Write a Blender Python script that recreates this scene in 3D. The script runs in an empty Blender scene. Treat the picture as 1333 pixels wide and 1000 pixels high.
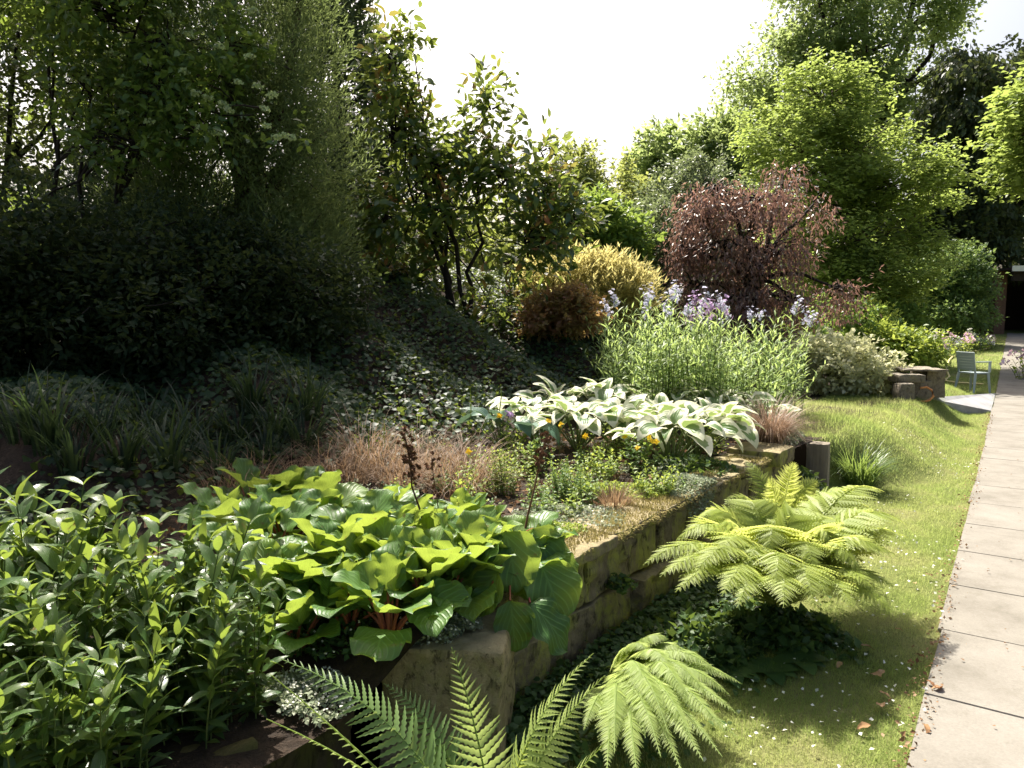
import bpy, math
import numpy as np
from math import radians, sin, cos, pi
from mathutils import Vector

SC = bpy.context.scene
COL = SC.collection

# ------------------------------------------------------------------ camera, sky, sun, exposure
F_PX, CX, CY, HCAM = 963.0, 666.5, 500.0, 1.6
PITCH = math.atan((500 - 408) / F_PX)
cam = bpy.data.cameras.new('camera')
camo = bpy.data.objects.new('camera', cam)
COL.objects.link(camo)
camo.location = (0, 0, HCAM)
camo.rotation_euler = (pi / 2 - PITCH, 0, 0)
cam.sensor_width = 36.0
cam.lens = 36.0 * F_PX / 1333.0
cam.clip_start = 0.05
cam.clip_end = 1000
SC.camera = camo

SUN_EL, SUN_AZ = radians(53), radians(-14)         # azimuth: to the right of +Y
world = bpy.data.worlds.new('World')
SC.world = world
world.use_nodes = True
wn = world.node_tree.nodes
wl = world.node_tree.links
bg = wn['Background']
sky = wn.new('ShaderNodeTexSky')
sky.sky_type = 'NISHITA'
sky.sun_disc = False
sky.sun_elevation = SUN_EL
sky.sun_rotation = SUN_AZ
sky.air_density = 1.0
sky.dust_density = 8.0
sky.ozone_density = 1.0
wl.new(sky.outputs[0], bg.inputs[0])
bg.inputs[1].default_value = 0.085

sun = bpy.data.lights.new('sun', 'SUN')
sun.energy = 5.0
sun.angle = radians(0.53)
sun.color = (1.0, 0.94, 0.84)
suno = bpy.data.objects.new('sun', sun)
COL.objects.link(suno)
SVEC = Vector((sin(SUN_AZ) * cos(SUN_EL), cos(SUN_AZ) * cos(SUN_EL), sin(SUN_EL)))
suno.rotation_euler = SVEC.to_track_quat('Z', 'Y').to_euler()
suno.location = SVEC * 60

SC.view_settings.view_transform = 'Standard'
SC.view_settings.look = 'None'
SC.view_settings.gamma = 1.0
SC.view_settings.exposure = 1.36
SC.render.engine = 'CYCLES'
SC.cycles.max_bounces = 7
SC.cycles.diffuse_bounces = 3
SC.cycles.transmission_bounces = 4
SC.cycles.glossy_bounces = 2
SC.cycles.use_denoising = True

# ------------------------------------------------------------------ helpers
RNG = np.random.default_rng(11)


def norm(v):
    v = np.asarray(v, float)
    return v / np.maximum(np.linalg.norm(v, axis=-1, keepdims=True), 1e-9)


def smooth(x, a, b):
    k = np.clip((np.asarray(x, float) - a) / (b - a), 0, 1)
    return k * k * (3 - 2 * k)


def hash3(ix, iy, iz, seed=0):
    n = (ix * 374761393 + iy * 668265263 + iz * 2147483647 + seed * 1274126177).astype(np.int64)
    n = (n ^ (n >> 13)) * 1274126177
    n = n & 0x7fffffff
    n = (n ^ (n >> 16))
    return (n % 100003) / 100003.0


def vnoise(p, seed=0):
    """value noise 0..1 at (N,3) points"""
    p = np.asarray(p, float)
    i = np.floor(p).astype(np.int64)
    f = p - i
    f = f * f * (3 - 2 * f)
    out = 0
    for dx in (0, 1):
        for dy in (0, 1):
            for dz in (0, 1):
                w = (f[:, 0] if dx else 1 - f[:, 0]) * (f[:, 1] if dy else 1 - f[:, 1]) * (f[:, 2] if dz else 1 - f[:, 2])
                out = out + w * hash3(i[:, 0] + dx, i[:, 1] + dy, i[:, 2] + dz, seed)
    return out


def frames(d, up):
    y = norm(d)
    x = norm(np.cross(y, up))
    z = np.cross(x, y)
    return np.stack([x, y, z], axis=-1)


class MB:
    """collects vertices, faces and the (across, along, random) attribute of ONE mesh"""

    def __init__(self):
        self.V, self.A, self.F = [], [], {3: [], 4: []}
        self.n = 0

    def add(self, v, f, a=None):
        v = np.asarray(v, float).reshape(-1, 3)
        f = np.asarray(f, np.int64)
        if a is None:
            a = np.zeros((len(v), 3))
            a[:, 2] = 0.5
        self.V.append(v)
        self.A.append(np.asarray(a, float).reshape(-1, 3))
        self.F[f.shape[1]].append(f + self.n)
        self.n += len(v)

    def inst(self, tpl, pos, R, scl, rnd=None):
        tv, tf, ta = tpl
        pos = np.atleast_2d(pos)
        N, k = len(pos), len(tv)
        if N == 0:
            return
        scl = np.asarray(scl, float)
        if scl.ndim == 0:
            scl = np.full(N, float(scl))
        if scl.ndim == 1:
            scl = np.repeat(scl[:, None], 3, 1)
        vv = tv[None] * scl[:, None, :]
        out = np.einsum('nij,nkj->nki', R, vv) + pos[:, None, :]
        if rnd is None:
            rnd = RNG.random(N)
        a = np.empty((N, k, 3))
        a[:, :, :2] = ta[None, :, :2]
        a[:, :, 2] = np.asarray(rnd)[:, None]
        f = (tf[None] + (np.arange(N) * k)[:, None, None]).reshape(-1, tf.shape[1])
        self.add(out.reshape(-1, 3), f, a.reshape(-1, 3))

    def tubes(self, P, r, sides=4, rnd=None):
        """P (N,k,3) centre lines, r (N,k) or (k,) radii"""
        P = np.asarray(P, float)
        if P.ndim == 2:
            P = P[None]
        N, k, _ = P.shape
        r = np.broadcast_to(np.asarray(r, float), (N, k))
        T = norm(np.gradient(P, axis=1))
        ref = norm(P[:, -1] - P[:, 0])
        h = np.where(np.abs(ref[:, 2:3]) > 0.8, np.array([[1.0, 0, 0]]), np.array([[0, 0, 1.0]]))
        h = np.repeat(h[:, None, :], k, 1)
        a = norm(np.cross(T, h))
        b = np.cross(T, a)
        ang = np.arange(sides) * 2 * pi / sides
        ring = P[:, :, None, :] + r[:, :, None, None] * (np.cos(ang)[None, None, :, None] * a[:, :, None, :] + np.sin(ang)[None, None, :, None] * b[:, :, None, :])
        idx = np.arange(N * k * sides).reshape(N, k, sides)
        A0 = idx[:, :-1, :]
        A1 = idx[:, 1:, :]
        f = np.stack([A0, np.roll(A0, -1, 2), np.roll(A1, -1, 2), A1], -1).reshape(-1, 4)
        at = np.zeros((N, k, sides, 3))
        at[..., 1] = np.linspace(0, 1, k)[None, :, None]
        at[..., 2] = (RNG.random(N) if rnd is None else np.broadcast_to(rnd, (N,)))[:, None, None]
        self.add(ring.reshape(-1, 3), f, at.reshape(-1, 3))

    def blades(self, base, az, L, w, lean, bend, k=4, taper=1.0, rnd=None):
        base = np.asarray(base, float)
        N = len(base)
        L = np.broadcast_to(np.asarray(L, float), (N,))
        w = np.broadcast_to(np.asarray(w, float), (N,))
        lean = np.broadcast_to(np.asarray(lean, float), (N,))
        bend = np.broadcast_to(np.asarray(bend, float), (N,))
        h = np.stack([np.sin(az), np.cos(az), np.zeros(N)], -1)
        side = np.stack([np.cos(az), -np.sin(az), np.zeros(N)], -1)
        P = [base]
        for i in range(k):
            t = (i + 0.5) / k
            a = lean + bend * t ** 1.4
            P.append(P[-1] + (L / k)[:, None] * (np.sin(a)[:, None] * h + np.cos(a)[:, None] * np.array([0, 0, 1.0])))
        P = np.stack(P, 1)
        t = np.linspace(0, 1, k + 1)
        ww = (0.75 + 0.6 * t * (1 - t) * 2) * (1 - t ** (2.0 * taper))
        wv = w[:, None, None] * ww[None, :, None] * side[:, None, :] * 0.5
        V = np.stack([P - wv, P + wv], 2)
        idx = np.arange(N * (k + 1) * 2).reshape(N, k + 1, 2)
        f = np.stack([idx[:, :-1, 0], idx[:, :-1, 1], idx[:, 1:, 1], idx[:, 1:, 0]], -1).reshape(-1, 4)
        at = np.zeros((N, k + 1, 2, 3))
        at[:, :, 0, 0] = -1
        at[:, :, 1, 0] = 1
        at[..., 1] = t[None, :, None]
        at[..., 2] = (RNG.random(N) if rnd is None else np.broadcast_to(rnd, (N,)))[:, None, None]
        self.add(V.reshape(-1, 3), f, at.reshape(-1, 3))
        return P[:, -1]

    def box(self, c, half, R=None):
        s = np.array([[-1, -1, -1], [1, -1, -1], [1, 1, -1], [-1, 1, -1], [-1, -1, 1], [1, -1, 1], [1, 1, 1], [-1, 1, 1]], float)
        v = s * np.asarray(half)
        if R is not None:
            v = v @ np.asarray(R).T
        f = [[0, 3, 2, 1], [4, 5, 6, 7], [0, 1, 5, 4], [1, 2, 6, 5], [2, 3, 7, 6], [3, 0, 4, 7]]
        self.add(v + np.asarray(c), f)

    def build(self, name, mat, parent=None, smooth_=True):
        me = bpy.data.meshes.new(name)
        V = np.concatenate(self.V)
        A = np.concatenate(self.A)
        F3 = np.concatenate(self.F[3]) if self.F[3] else np.zeros((0, 3), np.int64)
        F4 = np.concatenate(self.F[4]) if self.F[4] else np.zeros((0, 4), np.int64)
        me.vertices.add(len(V))
        me.vertices.foreach_set('co', V.astype(np.float32).ravel())
        loops = np.concatenate([F3.ravel(), F4.ravel()]).astype(np.int32)
        me.loops.add(len(loops))
        me.loops.foreach_set('vertex_index', loops)
        nf = len(F3) + len(F4)
        starts = np.concatenate([np.arange(len(F3)) * 3, len(F3) * 3 + np.arange(len(F4)) * 4]).astype(np.int32)
        me.polygons.add(nf)
        me.polygons.foreach_set('loop_start', starts)
        me.polygons.foreach_set('use_smooth', np.full(nf, smooth_, bool))
        at = me.attributes.new('lf', 'FLOAT_VECTOR', 'POINT')
        at.data.foreach_set('vector', A.astype(np.float32).ravel())
        me.update(calc_edges=True)
        me.materials.append(mat)
        o = bpy.data.objects.new(name, me)
        COL.objects.link(o)
        if parent is not None:
            o.parent = parent
        return o


def thing(name, label, cat, loc=(0, 0, 0), rz=0.0, group=None):
    o = bpy.data.objects.new(name, None)
    o.empty_display_size = 0.1
    COL.objects.link(o)
    o.location = loc
    o.rotation_euler = (0, 0, rz)
    return tag(o, label, cat, group)


def tag(o, label=None, cat=None, group=None, kind=None):
    if label:
        o['label'] = label
    if cat:
        o['category'] = cat
    if group:
        o['group'] = group
    if kind:
        o['kind'] = kind
    return o


def dup(root, loc, rz=0.0, scale=1.0, label=None, group=None):
    r = root.copy()
    COL.objects.link(r)
    r.location = loc
    r.rotation_euler = (0, 0, rz)
    r.scale = (scale, scale, scale) if np.isscalar(scale) else scale
    if label:
        r['label'] = label
    if group:
        r['group'] = group
    for ch in list(root.children):
        c = ch.copy()
        COL.objects.link(c)
        c.parent = r
        for g in ch.children:
            d = g.copy()
            COL.objects.link(d)
            d.parent = c
    return r


# ------------------------------------------------------------------ materials
def new_mat(name):
    m = bpy.data.materials.new(name)
    m.use_nodes = True
    m.node_tree.nodes.clear()
    return m, m.node_tree.nodes, m.node_tree.links


def ramp(N, cols):
    r = N.new('ShaderNodeValToRGB')
    e = r.color_ramp.elements
    k = len(cols)
    while len(e) < k:
        e.new(0.5)
    for i, c in enumerate(cols):
        e[i].position = i / max(k - 1, 1)
        e[i].color = (*c, 1)
    return r


def mixc(N, L, fac, a, b, mode='MIX'):
    m = N.new('ShaderNodeMix')
    m.data_type = 'RGBA'
    m.blend_type = mode
    for sock, val in ((0, fac), (6, a), (7, b)):
        if isinstance(val, (int, float)):
            m.inputs[sock].default_value = val
        elif isinstance(val, tuple):
            m.inputs[sock].default_value = (*val, 1)
        else:
            L.new(val, m.inputs[sock])
    return m.outputs[2]


def mth(N, L, op, a, b=None, c=None):
    m = N.new('ShaderNodeMath')
    m.operation = op
    for i, v in enumerate((a, b, c)):
        if v is None:
            continue
        if isinstance(v, (int, float)):
            m.inputs[i].default_value = v
        else:
            L.new(v, m.inputs[i])
    return m.outputs[0]


def noise(N, L, scale, detail=4, rough=0.55, vec=None, dist=0.0):
    t = N.new('ShaderNodeTexNoise')
    t.inputs['Scale'].default_value = scale
    t.inputs['Detail'].default_value = detail
    t.inputs['Roughness'].default_value = rough
    t.inputs['Distortion'].default_value = dist
    if vec is not None:
        L.new(vec, t.inputs['Vector'])
    return t.outputs[0]


def leaf_mat(name, cols, trans, mix=0.42, rough=0.42, spec=0.4, vein=0.0, vk=7.0, vs=0.6, margin=None, tipc=None, spot=0.0):
    m, N, L = new_mat(name)
    at = N.new('ShaderNodeAttribute')
    at.attribute_name = 'lf'
    sep = N.new('ShaderNodeSeparateXYZ')
    L.new(at.outputs['Vector'], sep.inputs[0])
    r = ramp(N, cols)
    L.new(sep.outputs[2], r.inputs[0])
    col = r.outputs[0]
    tc = N.new('ShaderNodeTexCoord')
    nz = noise(N, L, 2.3, 3, vec=tc.outputs['Object'])
    k = mth(N, L, 'MULTIPLY_ADD', nz, 0.9, 0.55)
    kc = N.new('ShaderNodeCombineColor')
    for i in range(3):
        L.new(k, kc.inputs[i])
    col = mixc(N, L, 1.0, col, kc.outputs[0], 'MULTIPLY')
    bump = None
    tr = mixc(N, L, 0.55, r.outputs[0], trans)
    if tipc:
        f = mth(N, L, 'POWER', sep.outputs[1], 1.6)
        col = mixc(N, L, f, col, tipc)
    if vein:
        au = mth(N, L, 'ABSOLUTE', sep.outputs[0])
        ph = mth(N, L, 'MULTIPLY_ADD', au, -vs, sep.outputs[1])
        sn = mth(N, L, 'SINE', mth(N, L, 'MULTIPLY', ph, vk * 2 * pi))
        line = mth(N, L, 'POWER', mth(N, L, 'MULTIPLY_ADD', sn, 0.5, 0.5), 6.0)
        mid = mth(N, L, 'SUBTRACT', 1.0, mth(N, L, 'MINIMUM', mth(N, L, 'MULTIPLY', au, 14.0), 1.0))
        line = mth(N, L, 'MAXIMUM', line, mid)
        lf = mth(N, L, 'MULTIPLY', line, vein)
        col = mixc(N, L, lf, col, tuple(min(1, c * 2.2 + 0.03) for c in cols[len(cols) // 2]))
        tr = mixc(N, L, mth(N, L, 'MULTIPLY', lf, 0.6), tr, tuple(c * 0.45 for c in trans))
        b = N.new('ShaderNodeBump')
        b.inputs['Strength'].default_value = 0.5
        b.inputs['Distance'].default_value = 0.004
        L.new(line, b.inputs['Height'])
        bump = b.outputs[0]
    if margin:
        au = mth(N, L, 'ABSOLUTE', sep.outputs[0])
        e = mth(N, L, 'MAXIMUM', au, mth(N, L, 'MULTIPLY_ADD', sep.outputs[1], 1.6, -0.62))
        nn = noise(N, L, 14.0, 2, vec=tc.outputs['Object'])
        e = mth(N, L, 'ADD', e, mth(N, L, 'MULTIPLY_ADD', nn, 0.7, -0.35))
        mr = N.new('ShaderNodeMapRange')
        mr.inputs[1].default_value = 0.50
        mr.inputs[2].default_value = 0.58
        L.new(e, mr.inputs[0])
        col = mixc(N, L, mr.outputs[0], col, margin)
        tr = mixc(N, L, mr.outputs[0], tr, margin)
    if spot:
        n5 = noise(N, L, 26.0, 5, 0.6, vec=tc.outputs['Object'])
        m5 = N.new('ShaderNodeMapRange')
        m5.inputs[1].default_value = 0.63
        m5.inputs[2].default_value = 0.70
        m5.inputs[4].default_value = spot
        L.new(n5, m5.inputs[0])
        col = mixc(N, L, m5.outputs[0], col, (0.20, 0.13, 0.05))
        tr = mixc(N, L, m5.outputs[0], tr, (0.22, 0.14, 0.05))
    p = N.new('ShaderNodeBsdfPrincipled')
    p.inputs['Roughness'].default_value = rough
    p.inputs['Specular IOR Level'].default_value = spec
    L.new(col, p.inputs['Base Color'])
    t = N.new('ShaderNodeBsdfTranslucent')
    L.new(tr, t.inputs[0])
    if bump:
        L.new(bump, p.inputs['Normal'])
    mx = N.new('ShaderNodeMixShader')
    mx.inputs[0].default_value = mix
    L.new(p.outputs[0], mx.inputs[1])
    L.new(t.outputs[0], mx.inputs[2])
    o = N.new('ShaderNodeOutputMaterial')
    L.new(mx.outputs[0], o.inputs[0])
    return m


def solid_mat(name, cols, scale=8.0, rough=0.8, bump=0.3, bdist=0.01, spec=0.3, stretch=(1, 1, 1), detail=6):
    m, N, L = new_mat(name)
    tc = N.new('ShaderNodeTexCoord')
    mp = N.new('ShaderNodeMapping')
    mp.inputs['Scale'].default_value = stretch
    L.new(tc.outputs['Object'], mp.inputs[0])
    nz = noise(N, L, scale, detail, 0.65, mp.outputs[0])
    r = ramp(N, cols)
    e = r.color_ramp.elements
    for i in range(len(e)):
        e[i].position = 0.3 + 0.4 * i / max(len(e) - 1, 1)
    L.new(nz, r.inputs[0])
    p = N.new('ShaderNodeBsdfPrincipled')
    p.inputs['Roughness'].default_value = rough
    p.inputs['Specular IOR Level'].default_value = spec
    L.new(r.outputs[0], p.inputs['Base Color'])
    if bump:
        b = N.new('ShaderNodeBump')
        b.inputs['Strength'].default_value = bump
        b.inputs['Distance'].default_value = bdist
        n2 = noise(N, L, scale * 4, 5, 0.7, mp.outputs[0])
        L.new(mth(N, L, 'ADD', nz, n2), b.inputs['Height'])
        L.new(b.outputs[0], p.inputs['Normal'])
    o = N.new('ShaderNodeOutputMaterial')
    L.new(p.outputs[0], o.inputs[0])
    return m


def wall_mat(name, base, lichen, dark, top, sc=1.0):
    """weathered stone: vertical stains, lichen patches, golden moss on faces that look up"""
    m, N, L = new_mat(name)
    tc = N.new('ShaderNodeTexCoord')
    ob = tc.outputs['Object']
    mp = N.new('ShaderNodeMapping')
    mp.inputs['Scale'].default_value = (1, 1, 0.55)
    L.new(ob, mp.inputs[0])
    n1 = noise(N, L, 11 * sc, 10, 0.75, ob)
    r1 = ramp(N, [tuple(c * 0.55 for c in base), base, tuple(min(1, c * 1.5) for c in base)])
    r1.color_ramp.elements[0].position = 0.3
    r1.color_ramp.elements[2].position = 0.75
    L.new(n1, r1.inputs[0])
    n2 = noise(N, L, 7.5 * sc, 9, 0.72, mp.outputs[0], 0.3)
    r2 = ramp(N, [(0, 0, 0), (1, 1, 1)])
    r2.color_ramp.elements[0].position = 0.46
    r2.color_ramp.elements[1].position = 0.60
    L.new(n2, r2.inputs[0])
    col = mixc(N, L, mth(N, L, 'MULTIPLY', r2.outputs[0], 0.85), r1.outputs[0], lichen)
    n3 = noise(N, L, 16 * sc, 6, 0.7, mp.outputs[0], 0.6)
    r3 = ramp(N, [(0, 0, 0), (1, 1, 1)])
    r3.color_ramp.elements[0].position = 0.52
    r3.color_ramp.elements[1].position = 0.64
    L.new(n3, r3.inputs[0])
    col = mixc(N, L, mth(N, L, 'MULTIPLY', r3.outputs[0], 0.8), col, dark)
    ge = N.new('ShaderNodeNewGeometry')
    sp = N.new('ShaderNodeSeparateXYZ')
    L.new(ge.outputs['Normal'], sp.inputs[0])
    nn = noise(N, L, 7, 5, 0.6, ob)
    up = mth(N, L, 'ADD', sp.outputs[2], mth(N, L, 'MULTIPLY_ADD', nn, 1.6, -0.8))
    mr = N.new('ShaderNodeMapRange')
    mr.inputs[1].default_value = 0.55
    mr.inputs[2].default_value = 0.8
    L.new(up, mr.inputs[0])
    nt = noise(N, L, 30, 5, 0.7, ob)
    rt = ramp(N, [tuple(c * 0.4 for c in top), top, tuple(min(1, c * 1.35) for c in top)])
    L.new(nt, rt.inputs[0])
    col = mixc(N, L, mr.outputs[0], col, rt.outputs[0])
    p = N.new('ShaderNodeBsdfPrincipled')
    p.inputs['Roughness'].default_value = 0.92
    p.inputs['Specular IOR Level'].default_value = 0.15
    L.new(col, p.inputs['Base Color'])
    b = N.new('ShaderNodeBump')
    b.inputs['Strength'].default_value = 1.0
    b.inputs['Distance'].default_value = 0.02
    n4 = noise(N, L, 38 * sc, 8, 0.8, ob)
    L.new(mth(N, L, 'ADD', mth(N, L, 'MULTIPLY', n4, 0.6), n1), b.inputs['Height'])
    L.new(b.outputs[0], p.inputs['Normal'])
    o = N.new('ShaderNodeOutputMaterial')
    L.new(p.outputs[0], o.inputs[0])
    return m


def slab_mat():
    """pale concrete slabs: fine grit, blotchy tone, dark weathering"""
    m, N, L = new_mat('paving_stone')
    tc = N.new('ShaderNodeTexCoord')
    ob = tc.outputs['Object']
    r = ramp(N, [(0.142, 0.130, 0.108), (0.205, 0.190, 0.162), (0.24, 0.224, 0.194)])
    r.color_ramp.elements[0].position = 0.3
    r.color_ramp.elements[2].position = 0.7
    L.new(noise(N, L, 1.7, 8, 0.7, ob), r.inputs[0])
    g = noise(N, L, 90, 6, 0.8, ob)
    k = mixc(N, L, g, (0.62, 0.62, 0.62), (1.32, 1.32, 1.32))
    col = mixc(N, L, 1.0, r.outputs[0], k, 'MULTIPLY')
    r2 = ramp(N, [(0, 0, 0), (1, 1, 1)])
    r2.color_ramp.elements[0].position = 0.54
    r2.color_ramp.elements[1].position = 0.68
    L.new(noise(N, L, 5.5, 9, 0.75, ob, 0.4), r2.inputs[0])
    col = mixc(N, L, mth(N, L, 'MULTIPLY', r2.outputs[0], 0.45), col, (0.12, 0.11, 0.085))
    p = N.new('ShaderNodeBsdfPrincipled')
    p.inputs['Roughness'].default_value = 0.9
    p.inputs['Specular IOR Level'].default_value = 0.2
    L.new(col, p.inputs['Base Color'])
    b = N.new('ShaderNodeBump')
    b.inputs['Strength'].default_value = 0.5
    b.inputs['Distance'].default_value = 0.004
    L.new(g, b.inputs['Height'])
    L.new(b.outputs[0], p.inputs['Normal'])
    o = N.new('ShaderNodeOutputMaterial')
    L.new(p.outputs[0], o.inputs[0])
    return m


M = {}
M['bark'] = solid_mat('bark', [(0.025, 0.018, 0.012), (0.07, 0.05, 0.035), (0.11, 0.09, 0.07)], 6, 0.9, 0.6, 0.02, stretch=(1, 1, .25))
M['dark_bark'] = solid_mat('dark_bark', [(0.012, 0.01, 0.008), (0.03, 0.022, 0.018)], 8, 0.9, 0.5, 0.01, stretch=(1, 1, .3))
M['soil'] = solid_mat('soil', [(0.012, 0.008, 0.005), (0.035, 0.022, 0.013), (0.07, 0.045, 0.028)], 9, 0.95, 0.9, 0.03)
M['wall'] = wall_mat('mossy_stone', (0.22, 0.18, 0.12), (0.36, 0.36, 0.09), (0.028, 0.024, 0.014), (0.31, 0.26, 0.15))
M['pier'] = wall_mat('gritty_stone', (0.40, 0.32, 0.19), (0.36, 0.32, 0.15), (0.06, 0.048, 0.028), (0.32, 0.28, 0.16), 2.4)
M['edging'] = wall_mat('dark_mossy_stone', (0.09, 0.07, 0.045), (0.10, 0.10, 0.03), (0.02, 0.015, 0.01), (0.12, 0.10, 0.04))
M['plank'] = solid_mat('weathered_wood', [(0.10, 0.085, 0.065), (0.20, 0.17, 0.13), (0.30, 0.26, 0.20)], 10, 0.9, 0.5, 0.008, stretch=(1, 1, .15))
M['slab'] = slab_mat()
M['slab_grey'] = solid_mat('grey_paving', [(0.22, 0.22, 0.22), (0.30, 0.30, 0.30), (0.36, 0.36, 0.36)], 3, 0.88, 0.3, 0.004)
M['brick'] = solid_mat('brick', [(0.09, 0.05, 0.035), (0.15, 0.085, 0.055)], 6, 0.9, 0.3, 0.01)
M['white_paint'] = solid_mat('white_paint', [(0.62, 0.62, 0.62), (0.72, 0.72, 0.70)], 3, 0.6, 0.05, 0.002)
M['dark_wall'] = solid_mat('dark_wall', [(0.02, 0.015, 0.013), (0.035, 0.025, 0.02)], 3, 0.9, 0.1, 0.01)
M['plastic'] = solid_mat('grey_green_plastic', [(0.33, 0.39, 0.40), (0.37, 0.43, 0.44)], 3, 0.45, 0.05, 0.002, spec=0.4)
M['planter_stone'] = wall_mat('planter_stone', (0.20, 0.17, 0.13), (0.24, 0.21, 0.14), (0.06, 0.05, 0.04), (0.26, 0.23, 0.18))
M['orange_hose'] = solid_mat('orange_hose', [(0.50, 0.20, 0.06), (0.62, 0.27, 0.09)], 3, 0.5, 0.05, 0.002)
M['yellow_hose'] = solid_mat('yellow_hose', [(0.62, 0.52, 0.22), (0.7, 0.6, 0.3)], 3, 0.5, 0.05, 0.002)
M['dry_leaf'] = leaf_mat('dry_leaf', [(0.30, 0.17, 0.08), (0.42, 0.28, 0.16), (0.20, 0.10, 0.05)], (0.4, 0.2, 0.08), 0.2, 0.8, 0.1)
M['litter'] = leaf_mat('litter', [(0.12, 0.06, 0.03), (0.25, 0.15, 0.08), (0.34, 0.24, 0.15)], (0.3, 0.2, 0.1), 0.15, 0.85, 0.1)
M['petal_white'] = leaf_mat('petal_white', [(0.7, 0.7, 0.6), (0.8, 0.8, 0.74)], (0.7, 0.7, 0.6), 0.3, 0.7, 0.1)
M['petal_lilac'] = leaf_mat('petal_lilac', [(0.60, 0.60, 0.78), (0.72, 0.74, 0.82), (0.64, 0.56, 0.74)], (0.6, 0.58, 0.75), 0.3, 0.7, 0.1)
M['petal_violet'] = leaf_mat('petal_violet', [(0.52, 0.34, 0.58), (0.64, 0.46, 0.68)], (0.6, 0.4, 0.66), 0.3, 0.7, 0.1)
M['petal_yellow'] = leaf_mat('petal_yellow', [(0.80, 0.52, 0.03), (0.85, 0.65, 0.05)], (0.85, 0.6, 0.05), 0.35, 0.6, 0.1)
M['petal_pink'] = leaf_mat('petal_pink', [(0.7, 0.45, 0.6), (0.8, 0.65, 0.75)], (0.8, 0.5, 0.6), 0.3, 0.7, 0.1)
M['head_cream'] = leaf_mat('head_cream', [(0.26, 0.34, 0.16), (0.36, 0.43, 0.24)], (0.4, 0.48, 0.2), 0.3, 0.7, 0.1)
M['stem_green'] = leaf_mat('stem_green', [(0.08, 0.12, 0.03), (0.14, 0.18, 0.05)], (0.2, 0.25, 0.05), 0.1, 0.6, 0.3)
M['stem_red'] = leaf_mat('stem_red', [(0.25, 0.06, 0.04), (0.35, 0.12, 0.06)], (0.4, 0.1, 0.05), 0.15, 0.5, 0.4)
M['stem_dry'] = leaf_mat('stem_dry', [(0.10, 0.048, 0.03), (0.18, 0.09, 0.05)], (0.2, 0.1, 0.04), 0.1, 0.8, 0.2)
M['moss'] = leaf_mat('moss', [(0.22, 0.18, 0.07), (0.36, 0.30, 0.13), (0.17, 0.17, 0.055)], (0.42, 0.36, 0.14), 0.3, 0.9, 0.05)
M['grass'] = leaf_mat('grass', [(0.125, 0.20, 0.045), (0.185, 0.25, 0.06), (0.27, 0.29, 0.10), (0.38, 0.33, 0.19)], (0.62, 0.74, 0.22), 0.5, 0.6, 0.2)
M['bergenia'] = leaf_mat('bergenia', [(0.038, 0.105, 0.028), (0.055, 0.135, 0.032), (0.085, 0.17, 0.038), (0.14, 0.20, 0.045)], (0.54, 0.66, 0.08), 0.42, 0.42, 0.36, vein=0.45, vk=5, vs=0.75, spot=.7)
M['lance'] = leaf_mat('lance', [(0.026, 0.07, 0.024), (0.042, 0.095, 0.028), (0.07, 0.132, 0.034), (0.13, 0.16, 0.04)], (0.48, 0.62, 0.08), 0.37, 0.32, 0.55, vein=0.25, vk=8, vs=0.5, spot=.7)
M['fern'] = leaf_mat('fern', [(0.18, 0.25, 0.05), (0.27, 0.34, 0.07), (0.36, 0.42, 0.11)], (0.92, 0.96, 0.26), 0.5, 0.5, 0.3)
M['fern_pale'] = leaf_mat('fern_pale', [(0.18, 0.26, 0.07), (0.27, 0.35, 0.10), (0.34, 0.42, 0.14)], (0.78, 0.88, 0.28), 0.46, 0.5, 0.3)
M['fern_dark'] = leaf_mat('fern_dark', [(0.10, 0.18, 0.05), (0.15, 0.25, 0.07), (0.22, 0.33, 0.10)], (0.72, 0.84, 0.24), 0.42, 0.45, 0.4)
M['hosta'] = leaf_mat('hosta', [(0.07, 0.15, 0.05), (0.11, 0.20, 0.06), (0.17, 0.25, 0.07)], (0.40, 0.50, 0.14), 0.36, 0.4, 0.45, vein=0.25, vk=3, vs=1.4, margin=(0.74, 0.74, 0.54))
M['blue_hosta'] = leaf_mat('blue_hosta', [(0.06, 0.13, 0.09), (0.11, 0.19, 0.13)], (0.2, 0.3, 0.15), 0.25, 0.45, 0.4, vein=0.3, vk=3, vs=1.4)
M['sedge'] = leaf_mat('sedge', [(0.12, 0.07, 0.042), (0.20, 0.125, 0.072), (0.30, 0.215, 0.13), (0.21, 0.115, 0.065)], (0.46, 0.30, 0.16), 0.35, 0.6, 0.3)
M['sedge_tan'] = leaf_mat('sedge_tan', [(0.14, 0.08, 0.05), (0.26, 0.17, 0.11), (0.35, 0.26, 0.18)], (0.45, 0.28, 0.17), 0.3, 0.5, 0.4)
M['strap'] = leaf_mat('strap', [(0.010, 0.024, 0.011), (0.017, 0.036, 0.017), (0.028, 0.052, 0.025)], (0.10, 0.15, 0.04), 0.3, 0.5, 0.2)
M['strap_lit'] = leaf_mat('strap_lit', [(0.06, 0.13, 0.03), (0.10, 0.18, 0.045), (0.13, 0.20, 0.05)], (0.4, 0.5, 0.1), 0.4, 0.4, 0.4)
M['ivy'] = leaf_mat('ivy', [(0.014, 0.038, 0.017), (0.022, 0.052, 0.023), (0.038, 0.075, 0.028)], (0.40, 0.50, 0.07), 0.32, 0.5, 0.25)
M['herb_lime'] = leaf_mat('herb_lime', [(0.12, 0.20, 0.03), (0.18, 0.27, 0.04), (0.24, 0.32, 0.06)], (0.6, 0.66, 0.12), 0.45, 0.5, 0.3)
M['herb_mid'] = leaf_mat('herb_mid', [(0.06, 0.13, 0.025), (0.09, 0.18, 0.035), (0.13, 0.22, 0.05)], (0.45, 0.56, 0.1), 0.42, 0.5, 0.3)
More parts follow.
